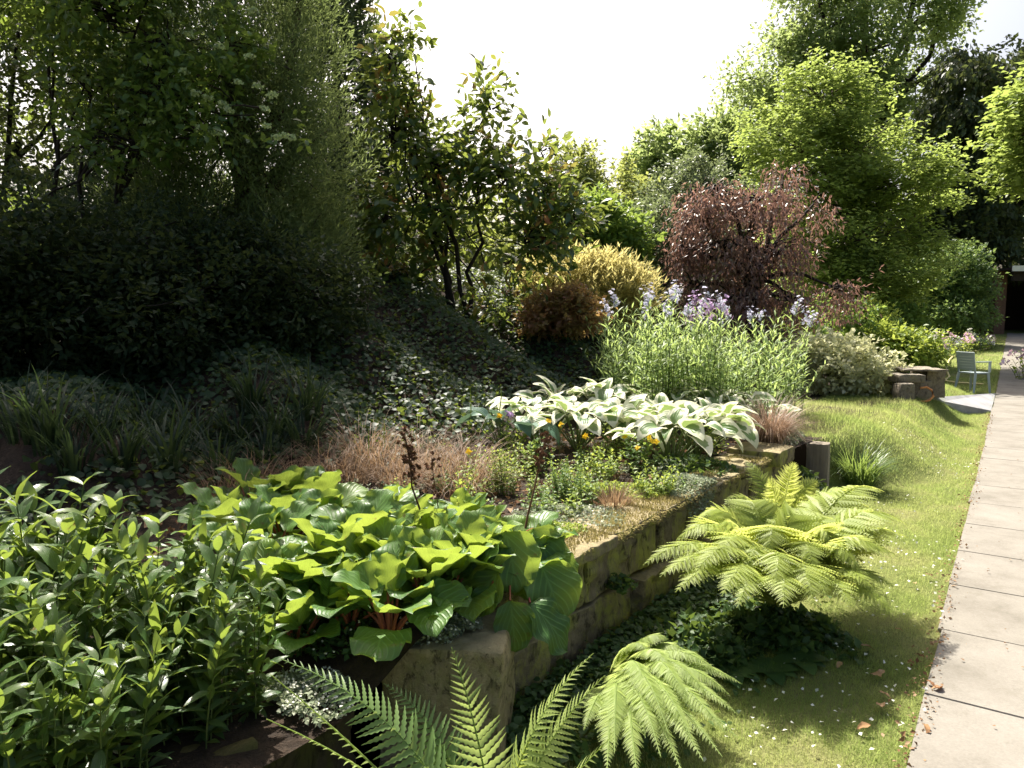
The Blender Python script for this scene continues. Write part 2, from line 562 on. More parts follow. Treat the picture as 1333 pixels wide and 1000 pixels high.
M['herb_grey'] = leaf_mat('herb_grey', [(0.16, 0.20, 0.12), (0.25, 0.29, 0.19), (0.34, 0.36, 0.27)], (0.4, 0.45, 0.25), 0.3, 0.7, 0.2)
M['willow'] = leaf_mat('willow', [(0.12, 0.21, 0.06), (0.18, 0.28, 0.085), (0.25, 0.34, 0.12)], (0.66, 0.80, 0.25), 0.45, 0.5, 0.3)
M['yew'] = leaf_mat('yew', [(0.036, 0.066, 0.024), (0.06, 0.095, 0.032), (0.10, 0.14, 0.045)], (0.46, 0.56, 0.18), 0.44, 0.55, 0.25)
M['dark_conifer'] = leaf_mat('dark_conifer', [(0.022, 0.042, 0.018), (0.036, 0.06, 0.026), (0.055, 0.08, 0.034)], (0.26, 0.34, 0.12), 0.34, 0.55, 0.25)
M['viburnum'] = leaf_mat('viburnum', [(0.032, 0.08, 0.02), (0.055, 0.115, 0.028), (0.085, 0.145, 0.035)], (0.48, 0.60, 0.09), 0.42, 0.36, 0.45)
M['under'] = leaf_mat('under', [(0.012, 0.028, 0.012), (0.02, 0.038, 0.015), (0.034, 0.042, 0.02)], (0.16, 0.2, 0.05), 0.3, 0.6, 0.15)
M['open_leaf'] = leaf_mat('open_leaf', [(0.028, 0.058, 0.018), (0.04, 0.075, 0.022), (0.06, 0.085, 0.03)], (0.36, 0.43, 0.09), 0.38, 0.45, 0.35)
M['photinia'] = leaf_mat('photinia', [(0.022, 0.06, 0.022), (0.03, 0.075, 0.026), (0.045, 0.095, 0.028), (0.08, 0.13, 0.03), (0.15, 0.15, 0.04), (0.30, 0.08, 0.06)], (0.52, 0.60, 0.10), 0.35, 0.24, 0.6)
M['golden'] = leaf_mat('golden', [(0.22, 0.21, 0.06), (0.36, 0.33, 0.11), (0.46, 0.42, 0.17)], (0.85, 0.74, 0.30), 0.5, 0.6, 0.2)
M['red_shrub'] = leaf_mat('red_shrub', [(0.13, 0.14, 0.045), (0.22, 0.17, 0.06), (0.26, 0.14, 0.08), (0.32, 0.13, 0.08)], (0.75, 0.50, 0.16), 0.45, 0.5, 0.3)
M['silver'] = leaf_mat('silver', [(0.08, 0.12, 0.05), (0.14, 0.18, 0.09), (0.24, 0.27, 0.18)], (0.35, 0.42, 0.16), 0.35, 0.4, 0.5)
M['purple'] = leaf_mat('purple', [(0.10, 0.06, 0.052), (0.145, 0.085, 0.07), (0.20, 0.13, 0.105), (0.16, 0.165, 0.09)], (0.48, 0.26, 0.19), 0.38, 0.34, 0.6)
M['hazel'] = leaf_mat('hazel', [(0.085, 0.145, 0.03), (0.125, 0.19, 0.042), (0.185, 0.245, 0.056)], (0.60, 0.72, 0.17), 0.47, 0.5, 0.3)
M['ash'] = leaf_mat('ash', [(0.07, 0.12, 0.035), (0.105, 0.17, 0.05), (0.15, 0.21, 0.07)], (0.68, 0.80, 0.28), 0.5, 0.5, 0.3)
M['bg_green'] = leaf_mat('bg_green', [(0.06, 0.10, 0.028), (0.10, 0.145, 0.04), (0.14, 0.17, 0.055)], (0.6, 0.64, 0.16), 0.48, 0.5, 0.3)
M['bg_dark'] = leaf_mat('bg_dark', [(0.025, 0.05, 0.02), (0.04, 0.065, 0.025), (0.07, 0.08, 0.035)], (0.25, 0.3, 0.08), 0.32, 0.5, 0.3)
M['varieg'] = leaf_mat('varieg', [(0.26, 0.30, 0.12), (0.56, 0.57, 0.34), (0.70, 0.69, 0.48)], (0.9, 0.9, 0.5), 0.45, 0.5, 0.3)
M['round'] = leaf_mat('round', [(0.05, 0.11, 0.035), (0.08, 0.15, 0.045), (0.12, 0.19, 0.06)], (0.36, 0.46, 0.12), 0.38, 0.5, 0.3)
M['cover'] = leaf_mat('cover', [(0.03, 0.07, 0.022), (0.045, 0.095, 0.028), (0.065, 0.12, 0.035)], (0.28, 0.38, 0.06), 0.34, 0.5, 0.3)


def lawn_mat():
    m, N, L = new_mat('lawn')
    tc = N.new('ShaderNodeTexCoord')
    ob = tc.outputs['Object']
    n1 = noise(N, L, 1.3, 6, 0.65, ob)
    r = ramp(N, [(0.11, 0.145, 0.035), (0.17, 0.195, 0.06), (0.25, 0.225, 0.11)])
    r.color_ramp.elements[0].position = 0.32
    r.color_ramp.elements[2].position = 0.72
    L.new(n1, r.inputs[0])
    n2 = noise(N, L, 60, 4, 0.7, ob)
    k = mixc(N, L, n2, (0.5, 0.5, 0.5), (1.4, 1.4, 1.4))
    col = mixc(N, L, 1.0, r.outputs[0], k, 'MULTIPLY')
    p = N.new('ShaderNodeBsdfPrincipled')
    p.inputs['Roughness'].default_value = 0.9
    p.inputs['Specular IOR Level'].default_value = 0.1
    L.new(col, p.inputs['Base Color'])
    b = N.new('ShaderNodeBump')
    b.inputs['Strength'].default_value = 0.8
    b.inputs['Distance'].default_value = 0.03
    L.new(n2, b.inputs['Height'])
    L.new(b.outputs[0], p.inputs['Normal'])
    o = N.new('ShaderNodeOutputMaterial')
    L.new(p.outputs[0], o.inputs[0])
    return m


M['lawn'] = lawn_mat()

# ------------------------------------------------------------------ terrain
WA = radians(36.5)
W0 = np.array([0.25, 3.17])
TD = np.array([sin(WA), cos(WA)])
ND = np.array([cos(WA), -sin(WA)])
PA = radians(34.1)
P0 = np.array([1.52, 2.66])
PT = np.array([sin(PA), cos(PA)])
PN = np.array([cos(PA), -sin(PA)])


def st(x, y):
    dx, dy = np.asarray(x, float) - W0[0], np.asarray(y, float) - W0[1]
    return dx * ND[0] + dy * ND[1], dx * TD[0] + dy * TD[1]


def xy(s, t):
    s, t = np.asarray(s, float), np.asarray(t, float)
    return W0[0] + s * ND[0] + t * TD[0], W0[1] + s * ND[1] + t * TD[1]


def wall3(s, t, z):
    x, y = xy(s, t)
    return np.array([float(x), float(y), z])


WOBBLE = np.random.default_rng(5).random((6, 3))


def bumps(x, y):
    o = 0
    for i, (a, b, c) in enumerate(WOBBLE):
        o = o + np.sin(x * (0.8 + 3 * a) + y * (0.5 + 3 * b) + 6.28 * c)
    return o * 0.008


def far_rise(y):
    return 0.043 * np.clip(np.asarray(y, float) - 14, 0, 26)


def z_bed(x, y):
    x, y = np.asarray(x, float), np.asarray(y, float)
    s, t = st(x, y)
    d = np.maximum(-s, 0)
    h = 0.38 + 0.12 * smooth(t, -1.3, -0.85) - 0.16 * smooth(t, 4.0, 8.0)
    e = d - 1.95
    rise = 0.43 * 0.5 * (e + np.sqrt(e * e + 0.06)) - 0.36 * np.maximum(d - 6.3, 0)
    rise = np.minimum(rise, 3.2) * (0.30 + 0.70 * smooth(x, -4.6, -1.3))
    k = 1 - smooth(t, 12.2, 14.5)
    return (h + np.maximum(rise, 0)) * k + far_rise(y) * (1 - k) + bumps(x, y) * (2 + 4.5 * smooth(d, 2.1, 3.2) * k)


def z_lawn(x, y):
    s, t = st(x, y)
    w = 0.02 + 0.95 * smooth(t, 3.9, 5.6) - 0.35 * smooth(t, 6.0, 10.0)
    k = (1 - smooth(s, 0, w)) * (t > 4.0)
    return z_bed(x, y) * k + far_rise(y) * (1 - k) + bumps(x, y) * 0.6 * smooth(s, 0, 0.4)


def zt(x, y):
    x, y = np.asarray(x, float), np.asarray(y, float)
    s, t = st(x, y)
    return np.where((s < 0) & (t < 13.2), z_bed(x, y), z_lawn(x, y))


CT, STH = cos(PITCH), sin(PITCH)


def ray(px, py):
    a, b = (px - CX) / F_PX, -(py - CY) / F_PX
    return np.array([a, CT + b * STH, -STH + b * CT])


def at(px, py, Y):
    r = ray(px, py)
    return np.array([0, 0, HCAM]) + r * (Y / r[1])


def on(px, py, lift=0.0):
    """where the ray of a pixel first meets the terrain"""
    r = ray(px, py)
    k = np.linspace(1.2, 60, 6000)
    x, y, z = r[0] * k, r[1] * k, HCAM + r[2] * k
    hit = np.nonzero(z < zt(x, y) + lift)[0]
    i = hit[0] if len(hit) else -1
    return np.array([x[i], y[i], float(zt(x[i], y[i]))])


def gpt(px, Y):
    """ground point under picture column px at depth Y"""
    x = (px - CX) / F_PX * Y
    return np.array([x, Y, float(zt(x, Y))])


def grid_mesh(ss, ts, zf, keep, mat, name):
    S, T = np.meshgrid(ss, ts, indexing='ij')
    X, Y = xy(S, T)
    Z = zf(X, Y)
    idx = np.arange(S.size).reshape(S.shape)
    f = np.stack([idx[:-1, :-1], idx[1:, :-1], idx[1:, 1:], idx[:-1, 1:]], -1)
    sm = 0.5 * (ss[:-1] + ss[1:])[:, None] + 0 * ts[None, :-1]
    tm = 0.5 * (ts[:-1] + ts[1:])[None, :] + 0 * ss[:-1, None]
    f = f[keep(sm, tm)]
    mb = MB()
    mb.add(np.stack([X, Y, Z], -1).reshape(-1, 3), f.reshape(-1, 4))
    return mb.build(name, mat)


ts = np.concatenate([[-40, -20, -10, -6, -4], np.arange(-3, 4.0, 0.1), [4.0], np.arange(4.1, 16, 0.15), np.arange(16, 50, 1.0), [60, 80, 120, 200, 400]])
s_pos = np.concatenate([np.arange(0, 2, 0.08), np.arange(2, 6, 0.4), np.arange(6, 30, 2), [40, 80, 160, 300]])
s_neg = np.concatenate([[-300, -160, -80, -40], np.arange(-30, -10, 2), np.arange(-10, 0, 0.12), [0]])
tag(grid_mesh(s_neg, ts, z_bed, lambda s, t: (t < 13.2), M['soil'], 'garden_soil'), kind='structure')
full = np.concatenate([s_neg[:-1], s_pos])
tag(grid_mesh(full, ts, z_lawn, lambda s, t: (s > 0) | (t > 13.2), M['lawn'], 'lawn'), kind='structure')


# path of big slabs (q across from its left edge, p along)
def pxy(q, p):
    return P0[0] + q * PN[0] + p * PT[0], P0[1] + q * PN[1] + p * PT[1]


rp = np.random.default_rng(3)
mb = MB()
p = -4.2
while p < 34:
    ln = 0.74 + 0.05 * rp.random()
    for q0, q1 in ((0.0, 0.86), (0.868, 1.7)):
        g = 0.0025
        jag = (rp.random(4) - 0.5) * 0.012
        qa, qb = q0 + (rp.random() - .5) * .02, q1
        c = [(qa + g + jag[0], p + g), (qb - g, p + g + jag[1] * .3), (qb - g, p + ln - g), (qa + g + jag[2], p + ln - g)]
        tilt = (rp.random(4) - 0.5) * 0.003
        top, mid, bot = [], [], []
        cq, cp = (qa + qb) / 2, p + ln / 2
        for i, (q, pp) in enumerate(c):
            x, y = pxy(q, pp)
            z = float(far_rise(y)) + 0.026 + tilt[i]
            qi, pi_ = q + (0.003 if q < cq else -0.003), pp + (0.003 if pp < cp else -0.003)
            xi, yi = pxy(qi, pi_)
            top.append((xi, yi, z))
            mid.append((x, y, z - 0.006))
            bot.append((x, y, z - 0.08))
        v = top + mid + bot
        f = [[0, 1, 2, 3]]
        for i in range(4):
            j = (i + 1) % 4
            f += [[4 + i, 4 + j, j, i], [8 + i, 8 + j, 4 + j, 4 + i]]
        mb.add(v, f)
    p += ln
pb = np.arange(-4.2, 34, .5)
L0, L1 = np.array([pxy(.02, q) for q in pb]), np.array([pxy(1.68, q) for q in pb])
bed = np.concatenate([np.column_stack([L0, far_rise(L0[:, 1]) + .0215]), np.column_stack([L1, far_rise(L1[:, 1]) + .0215])])
k = len(pb)
mb.add(bed, [[i, i + k, i + k + 1, i + 1] for i in range(k - 1)])
tag(mb.build('path', M['slab'], smooth_=False), kind='structure')

mb = MB()
cs = [on(1212, 520), on(1296, 514), on(1290, 537), on(1228, 525)]
v = [(c[0], c[1], c[2] + 0.03) for c in cs] + [(c[0], c[1], c[2] - 0.1) for c in cs]
mb.add(v, [[0, 3, 2, 1], [0, 1, 5, 4], [1, 2, 6, 5], [2, 3, 7, 6], [3, 0, 4, 7]])
tag(mb.build('side_path', M['slab_grey'], smooth_=False), kind='structure')


# ------------------------------------------------------------------ leaf templates
def leaf_tpl(prof, n=6, m=1, bend=0.5, bp=1.4, fold=0.2, wave=0.0, wf=3, ph=0.0, cup=0.0):
    t = np.linspace(0, 1, n + 1)
    w = prof(t)
    th = -bend * t ** bp
    dy, dz = np.cos(th), np.sin(th)
    y = np.concatenate([[0], np.cumsum((dy[1:] + dy[:-1]) / 2 / n)])
    z = np.concatenate([[0], np.cumsum((dz[1:] + dz[:-1]) / 2 / n)])
    u = np.linspace(-1, 1, 2 * m + 1)
    U, T = np.meshgrid(u, np.arange(n + 1))
    W = w[T]
    X = U * W
    Z = z[T] + fold * np.abs(U) * W + cup * (U * W) ** 2 + wave * np.sin(wf * 2 * pi * t[T] + ph + 1.7 * (U > 0)) * np.abs(U) ** 1.6
    Yv = y[T]
    v = np.stack([X, Yv, Z], -1).reshape(-1, 3)
    a = np.stack([U, t[T], 0 * U], -1).reshape(-1, 3)
    idx = np.arange((n + 1) * (2 * m + 1)).reshape(n + 1, 2 * m + 1)
    f = np.stack([idx[:-1, :-1], idx[:-1, 1:], idx[1:, 1:], idx[1:, :-1]], -1).reshape(-1, 4)
    return v, f, a


def diamond(w=0.5, fold=0.12, drop=0.12):
    v = np.array([[0, 0, 0], [w / 2, 0.42, fold * w], [0, 1, -drop], [-w / 2, 0.42, fold * w]])
    f = np.array([[0, 1, 2], [0, 2, 3]])
    a = np.array([[0, 0, 0], [1, .4, 0], [0, 1, 0], [-1, .4, 0]], float)
    return v, f, a


def hexleaf(w=0.45, fold=0.15, drop=0.15):
    v = np.array([[0, 0, 0], [w * .42, .25, fold * w], [w * .45, .6, fold * w - drop * .3], [0, 1, -drop], [-w * .45, .6, fold * w - drop * .3], [-w * .42, .25, fold * w], [0, .5, 0]])
    f = np.array([[0, 1, 6], [1, 2, 6], [2, 3, 6], [3, 4, 6], [4, 5, 6], [5, 0, 6]])
    a = np.stack([np.sign(v[:, 0]), v[:, 1], 0 * v[:, 0]], -1)
    return v, f, a


def lance_prof(w, p=0.8, base=0.12):
    return lambda t: w * np.clip(np.sin(pi * np.clip(t, 0, 1) ** p), 0, 1) ** 0.9 * (1 - base * 0) + 0.002


def round_prof(w):
    return lambda t: w * np.sqrt(np.clip(1 - (2 * t ** 0.82 - 1) ** 2, 0, 1)) + 0.003


def heart_prof(w):
    return lambda t: w * np.clip((t / 0.16), 0, 1) ** 0.6 * np.clip(1 - ((t - 0.3).clip(0) / 0.7) ** 1.7, 0, 1) ** 0.85 + 0.002


def rand_dirs(rng, n):
    return norm(rng.normal(size=(n, 3)))


# ------------------------------------------------------------------ trees and shrubs
def crown(rng, lobes, tips, per, tpl, size, mode='rand', twig=0.25, gap=0.35, gscale=0.9, shell=0.5, jit=0.5, svar=0.4, redtop=None):
    """leaf clumps spread through uneven lobes; returns MB, twig tips, their lobe index"""
    lobes = np.asarray(lobes, float)
    nl0 = len(lobes)
    sub, par = [], list(range(nl0))
    for i, L_ in enumerate(lobes):
        for q in range(4):
            dd = rand_dirs(rng, 1)[0]
            dd[2] = abs(dd[2]) * .9 - .25
            f = .28 + .25 * rng.random()
            sub.append([*(L_[:3] + norm(dd) * L_[3:6] * (.75 + .4 * rng.random())), *(L_[3:6] * f)])
            par.append(i)
    lobes = np.concatenate([lobes, np.array(sub)])
    par = np.array(par)
    wts = lobes[:, 3] * lobes[:, 4] * lobes[:, 5]
    wts = wts ** 0.75
    n0 = int(tips * 1.9)
    li = rng.choice(len(lobes), n0, p=wts / wts.sum())
    d = rand_dirs(rng, n0)
    r = shell + (1 - shell) * rng.random(n0) ** 0.6
    lump = vnoise(d * 1.7 + li[:, None] * 7.3, 3)
    r = r * (0.66 + 0.62 * lump) * (1 + .3 * rng.random(n0) ** 6)
    pos = lobes[li, :3] + d * r[:, None] * lobes[li, 3:6]
    nz = vnoise(pos * gscale / max(size * 4, .2), 9) * 0.6 + vnoise(pos * gscale * 2.3 / max(size * 4, .2), 5) * 0.4
    keep = nz > gap
    pos, d, li = pos[keep][:tips], d[keep][:tips], li[keep][:tips]
    n = len(pos)
    o = norm(d / lobes[li, 3:6])
    up = np.array([0, 0, 1.0])
    if mode == 'droop':
        tw = norm(o * 0.35 + np.array([0, 0, -0.9]) + rng.normal(size=(n, 3)) * 0.25)
    elif mode == 'spiky':
        tw = norm(o * 0.7 + np.array([0, 0, 0.75]) + rng.normal(size=(n, 3)) * 0.3)
    elif mode == 'flat':
        tw = norm(o * np.array([1, 1, 0.25]) + rng.normal(size=(n, 3)) * np.array([.45, .45, .16]) + np.array([0, 0, 0.12]))
    else:
        tw = norm(o + rng.normal(size=(n, 3)) * 0.5)
    k = np.tile(np.linspace(0, 1, per), n)
    P = np.repeat(pos, per, 0)
    TW = np.repeat(tw, per, 0)
    N = n * per
    P = P + TW * (k * twig)[:, None] + rng.normal(size=(N, 3)) * twig * 0.22 * jit
    side = norm(np.cross(TW, up + rng.normal(size=(N, 3)) * .1))
    sgn = np.where(np.arange(N) % 2, 1.0, -1.0)[:, None]
    rn = rng.normal(size=(N, 3))
    if mode == 'droop':
        D = norm(TW * 0.9 + rn * 0.35)
        U = norm(np.repeat(o, per, 0) * 0.8 + up * .4 + rng.normal(size=(N, 3)) * 0.5)
    elif mode == 'spiky':
        D = norm(TW * 0.9 + side * sgn * 0.5 + rn * 0.25)
        U = norm(up * .6 + np.repeat(o, per, 0) + rng.normal(size=(N, 3)) * 0.5)
    elif mode == 'flat':
        D = norm(TW * 0.6 + side * sgn * 0.8 + rn * 0.22 + np.array([0, 0, -.12]))
        U = norm(up + rng.normal(size=(N, 3)) * 0.33)
    else:
        D = norm(TW * 0.6 + side * sgn * 0.6 + rn * 0.5)
        U = norm(up * 0.8 + rng.normal(size=(N, 3)) * 0.55)
    sc = size * (1 - svar / 2 + svar * rng.random(N))
    rnd = np.clip(np.repeat(rng.random(n), per) * 0.6 + rng.random(N) * 0.4, 0, 1)
    if redtop is not None:
        top = np.repeat(smooth(o[:, 2], -.1, 0.7) * rng.random(n), per)
        rnd = np.where(top > redtop, 0.8 + 0.2 * rng.random(N), rnd * 0.68)
    mb = MB()
    mb.inst(tpl, P, frames(D, U), sc, rnd)
    return mb, pos, par[li]


def curve3(a, b, sag, rng, k=5, wob=0.05):
    t = np.linspace(0, 1, k)[:, None]
    a, b = np.asarray(a, float), np.asarray(b, float)
    L = np.linalg.norm(b - a)
    p = a + (b - a) * t + np.array([0, 0, sag * L]) * np.sin(pi * t) * 1.0
    p[1:-1] += rng.normal(size=(k - 2, 3)) * wob * L * 0.4
    return p


def tree(name, label, cat, base, lobes, seed, tips, per, tpl, size, mat, mode='rand', twig=0.25, gap=0.36, bark='bark', trunk_r=0.15, stems=1,
         ntw=120, twr=0.012, group=None, trunk_top=None, **kw):
    """Empty > trunk (with its limbs and twigs), crown"""
    rng = np.random.default_rng(seed)
    base = np.asarray(base, float)
    root = thing(name, label, cat, base, 0, group)
    lob = np.asarray(lobes, float).copy()
    cmb, tp, li = crown(rng, lob, tips, per, tpl, size, mode, twig, gap, **kw)
    tr = MB()
    ctr = lob[:, :3].mean(0)
    zt_ = trunk_top if trunk_top else ctr[2]
    forks = []
    for s in range(stems):
        if stems == 1:
            top = np.array([ctr[0] * .6, ctr[1] * .6, zt_])
            b0 = np.array([0, 0, -0.1])
        else:
            q = lob[s % len(lob), :3]
            top = q * np.array([.85, .85, .8])
            b0 = np.array([rng.normal() * .06, rng.normal() * .06, -0.1])
        pts = curve3(b0, top, 0.0, rng, 7, 0.05)
        rr = trunk_r / (stems ** .45) * np.linspace(1.15, 0.42, 7)
        tr.tubes(pts, rr, 8)
        forks.append(pts)
    for i, q in enumerate(lob):
        fk = forks[i % stems]
        j = 3 + int(rng.integers(0, 3)) if stems == 1 else 4
        a = fk[j]
        pts = curve3(a, q[:3], 0.08, rng, 6, 0.08)
        tr.tubes(pts, trunk_r / (stems ** .45) * np.linspace(.5, .2, 6), 6)
    if ntw and len(tp):
        sel = rng.choice(len(tp), min(ntw, len(tp)), replace=False)
        for s in sel:
            a = lob[li[s], :3] + rng.normal(size=3) * 0.06
            pts = curve3(a, tp[s], 0.06, rng, 5, 0.06)
            tr.tubes(pts, np.linspace(twr * 1.6, twr * .4, 5), 4)
    tr.build('trunk', M[bark], root)
    cmb.build('crown', M[mat], root)
    return root


D_SMALL = diamond(0.55)
D_NARROW = diamond(0.32)
D_NEEDLE = diamond(0.22, .1, .1)
D_BROAD = diamond(0.75)
HEX = hexleaf(0.46)
HEXB = hexleaf(0.7)


def rel(px, py, Y, base):
    return at(px, py, Y) - base


def lobe_px(base, specs):
    """specs: (px, py, depth, rx, ry, rz) -> lobes relative to the base"""
    return [(*rel(a, b, c, base), d, e, f) for a, b, c, d, e, f in specs]


# big feathery conifer at the left
b = gpt(335, 8.3)
tree('conifer_tree', 'huge feathery dark green conifer filling the upper left, golden along its right edge', 'tree', b,
     lobe_px(b, [(330, 470, 7.6, .95, .8, .6), (310, 390, 7.8, 1.05, .9, .8), (310, 290, 7.9, 1.0, .9, .9), (305, 190, 7.9, 1.0, .9, .9), (300, 80, 8.0, .95, .9, .9), (230, 330, 7.9, .8, .7, .8), (220, 440, 7.7, .8, .7, .5),
                 (310, -40, 8.4, 1.0, .9, 1.0), (300, -160, 8.5, .8, .8, 1.1), (385, 330, 8.0, .6, .6, .8), (385, 200, 8.1, .55, .6, .9), (375, 90, 8.2, .5, .6, .8)]),
     21, 14000, 9, D_NEEDLE, 0.068, 'yew', 'spiky', twig=0.26, gap=0.34, trunk_r=.2, ntw=160, shell=.55)
b = gpt(462, 12.0)
tree('conifer_tree', 'narrow blackish conifer standing between the feathery conifer and the reddish shrub', 'tree', b,
     lobe_px(b, [(450, 380, 12, 1.0, .9, 1.2), (448, 270, 12, .95, .9, 1.3), (440, 150, 12, .8, .8, 1.4), (425, 40, 12, .7, .7, 1.2), (410, -70, 12, .6, .6, 1.2)]),
     22, 3800, 8, D_NARROW, 0.13, 'dark_conifer', 'spiky', twig=0.28, gap=0.33, trunk_r=.16, ntw=40, shell=.5)
b = gpt(150, 9.2)
tree('conifer_tree', 'dense dark conifer at the far left behind the flowering shrub', 'tree', b,
     lobe_px(b, [(190, 420, 8.8, .9, .8, .7), (180, 320, 9, .9, .8, .8), (190, 220, 9.1, .75, .8, .8), (200, 120, 9.2, .7, .7, .8), (210, 20, 9.3, .6, .6, .8), (90, 380, 8.8, .8, .8, .6), (110, 300, 9, .5, .6, .4), (220, -80, 9.4, .6, .6, .8)]),
     26, 5000, 9, D_NEEDLE, 0.075, 'dark_conifer', 'spiky', twig=0.26, gap=0.34, trunk_r=.15, ntw=60, shell=.5, bark='dark_bark')
# flowering shrub hanging in from the upper left
b = gpt(60, 7.6)
vb = tree('flowering_shrub', 'tall leafy shrub at the top left with round cream flower heads on arching branches', 'shrub', b,
          lobe_px(b, [(60, -40, 7.4, .9, .8, .7), (150, 20, 7.2, .7, .7, .5), (220, 60, 7.0, .45, .5, .35), (110, 110, 7.2, .5, .5, .35), (210, 120, 6.9, .45, .4, .28),
                      (275, 110, 6.8, .3, .3, .2), (330, 150, 6.6, .26, .25, .16), (250, 170, 6.8, .4, .4, .2), (160, 190, 6.9, .35, .4, .2), (300, 60, 7.0, .25, .3, .2), (30, 290, 7.2, .4, .4, .2), (190, -60, 7.2, .7, .7, .4)]),
          23, 1900, 6, hexleaf(.5), 0.085, 'viburnum', 'rand', twig=0.2, gap=0.40, trunk_r=.05, stems=3, ntw=240, twr=.007, shell=.3, bark='dark_bark')
# tall open tree at the far left, sky showing through
b = gpt(-40, 10.5)
tree('open_tree', 'sparse dark tree at the far left edge with bright sky showing between its leaves', 'tree', b,
     lobe_px(b, [(30, 20, 10.5, 1.4, 1.2, .9), (-60, 150, 10.5, 1.2, 1.2, .9), (110, 240, 10.5, .9, .9, .5), (30, 330, 10.5, 1.1, .9, .5), (180, 110, 10.8, 1.1, 1, .8), (90, 140, 10.6, .6, .6, .4), (180, 300, 10.5, .9, .8, .5)]),
     24, 2600, 7, HEX, 0.11, 'open_leaf', 'rand', twig=0.25, gap=0.36, trunk_r=.09, ntw=200, twr=.010, shell=.25, bark='dark_bark')
# dark evergreen bushes under the conifer
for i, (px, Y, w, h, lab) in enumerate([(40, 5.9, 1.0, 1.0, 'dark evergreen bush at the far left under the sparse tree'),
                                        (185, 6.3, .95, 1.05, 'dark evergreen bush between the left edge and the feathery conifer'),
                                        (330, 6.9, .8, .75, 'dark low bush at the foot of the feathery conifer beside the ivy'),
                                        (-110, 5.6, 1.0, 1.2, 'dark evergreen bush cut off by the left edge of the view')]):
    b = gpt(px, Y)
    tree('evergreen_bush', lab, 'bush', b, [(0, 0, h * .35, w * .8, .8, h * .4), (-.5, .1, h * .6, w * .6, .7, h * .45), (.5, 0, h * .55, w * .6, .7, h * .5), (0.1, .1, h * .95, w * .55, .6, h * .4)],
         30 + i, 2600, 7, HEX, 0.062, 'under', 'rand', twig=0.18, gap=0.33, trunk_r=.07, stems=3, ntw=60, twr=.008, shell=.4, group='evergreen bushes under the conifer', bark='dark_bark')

# open glossy shrub with red new leaves, dark forked stems
b = on(597, 412)
YB = b[1]
tree('red_tipped_shrub', 'tall open shrub with glossy dark leaves, red young tips and forked dark stems', 'shrub', b,
     lobe_px(b, [(515, 175, YB, .38, .42, .40), (512, 85, YB, .2, .25, .42), (520, 45, YB, .1, .1, .2), (575, 225, YB, .36, .4, .32), (635, 140, YB, .2, .22, .28), (655, 225, YB - .2, .36, .4, .3), (715, 250, YB - .2, .3, .32, .24),
                 (495, 285, YB, .36, .4, .28), (690, 320, YB - .3, .42, .45, .26), (580, 310, YB + .4, .32, .36, .2), (745, 285, YB, .22, .28, .22), (660, 385, YB - .3, .32, .36, .16), (605, 175, YB, .18, .2, .18), (540, 370, YB, .3, .35, .2), (710, 200, YB, .1, .12, .16), (640, 400, YB - .2, .3, .3, .14), (500, 360, YB, .3, .3, .2), (585, 270, YB - .3, .3, .3, .25)]),
     25, 1080, 6, HEX, 0.145, 'photinia', 'rand', twig=0.32, gap=0.38, trunk_r=.062, stems=5, ntw=240, twr=.010, shell=.25, bark='dark_bark', redtop=.66)
# sunlit shrubs behind it
for i, (nm, lab, px, py0, Y, sz, mat, lob) in enumerate([
    ('broad_shrub', 'sunlit yellow green shrub seen behind the stems of the red tipped shrub', 540, 372, 15.5, .13, 'bg_green', [(500, 330, 15.5, 1.3, 1, .8), (590, 320, 15.8, 1.3, 1, .9), (440, 300, 16, 1.0, 1, 1.0), (660, 340, 15.5, 1.0, 1, .7)]),
    ('conical_shrub', 'pale green conical shrub rising behind the red tipped shrub on its right', 762, 380, 17.0, .12, 'bg_green', [(760, 340, 17, .9, .8, .9), (758, 275, 17, .75, .7, .9), (755, 225, 17, .45, .45, .6)]),
    ('broad_shrub', 'dull green shrub right of the pale conical shrub, below the sky', 805, 370, 18.0, .13, 'bg_green', [(800, 320, 18, .8, .8, 1.2), (812, 265, 18, .6, .6, .7), (790, 370, 17.6, .9, .8, .7)]),
    ('leafy_shrub', 'mid green shrub with broad leaves at the right foot of the red tipped shrub', 775, 380, 13.4, .13, 'herb_mid', [(770, 310, 13.4, .7, .6, .6), (740, 300, 13.4, .5, .5, .5), (795, 345, 13.4, .5, .5, .5)]),
    ('broad_shrub', 'low bright shrub lit on the bank top left of the red tipped shrub', 470, 378, 13.0, .10, 'herb_lime', [(455, 372, 13, .6, .5, .3), (505, 380, 12.6, .5, .5, .22), (545, 384, 12.6, .5, .5, .2)]),
]):
    b = gpt(px, Y)
    tree(nm, lab, 'shrub', b, lobe_px(b, lob), 40 + i, 1500, 7, D_SMALL, sz, mat, 'rand', twig=0.28, gap=0.35, trunk_r=.08, stems=2, ntw=50, shell=.4)
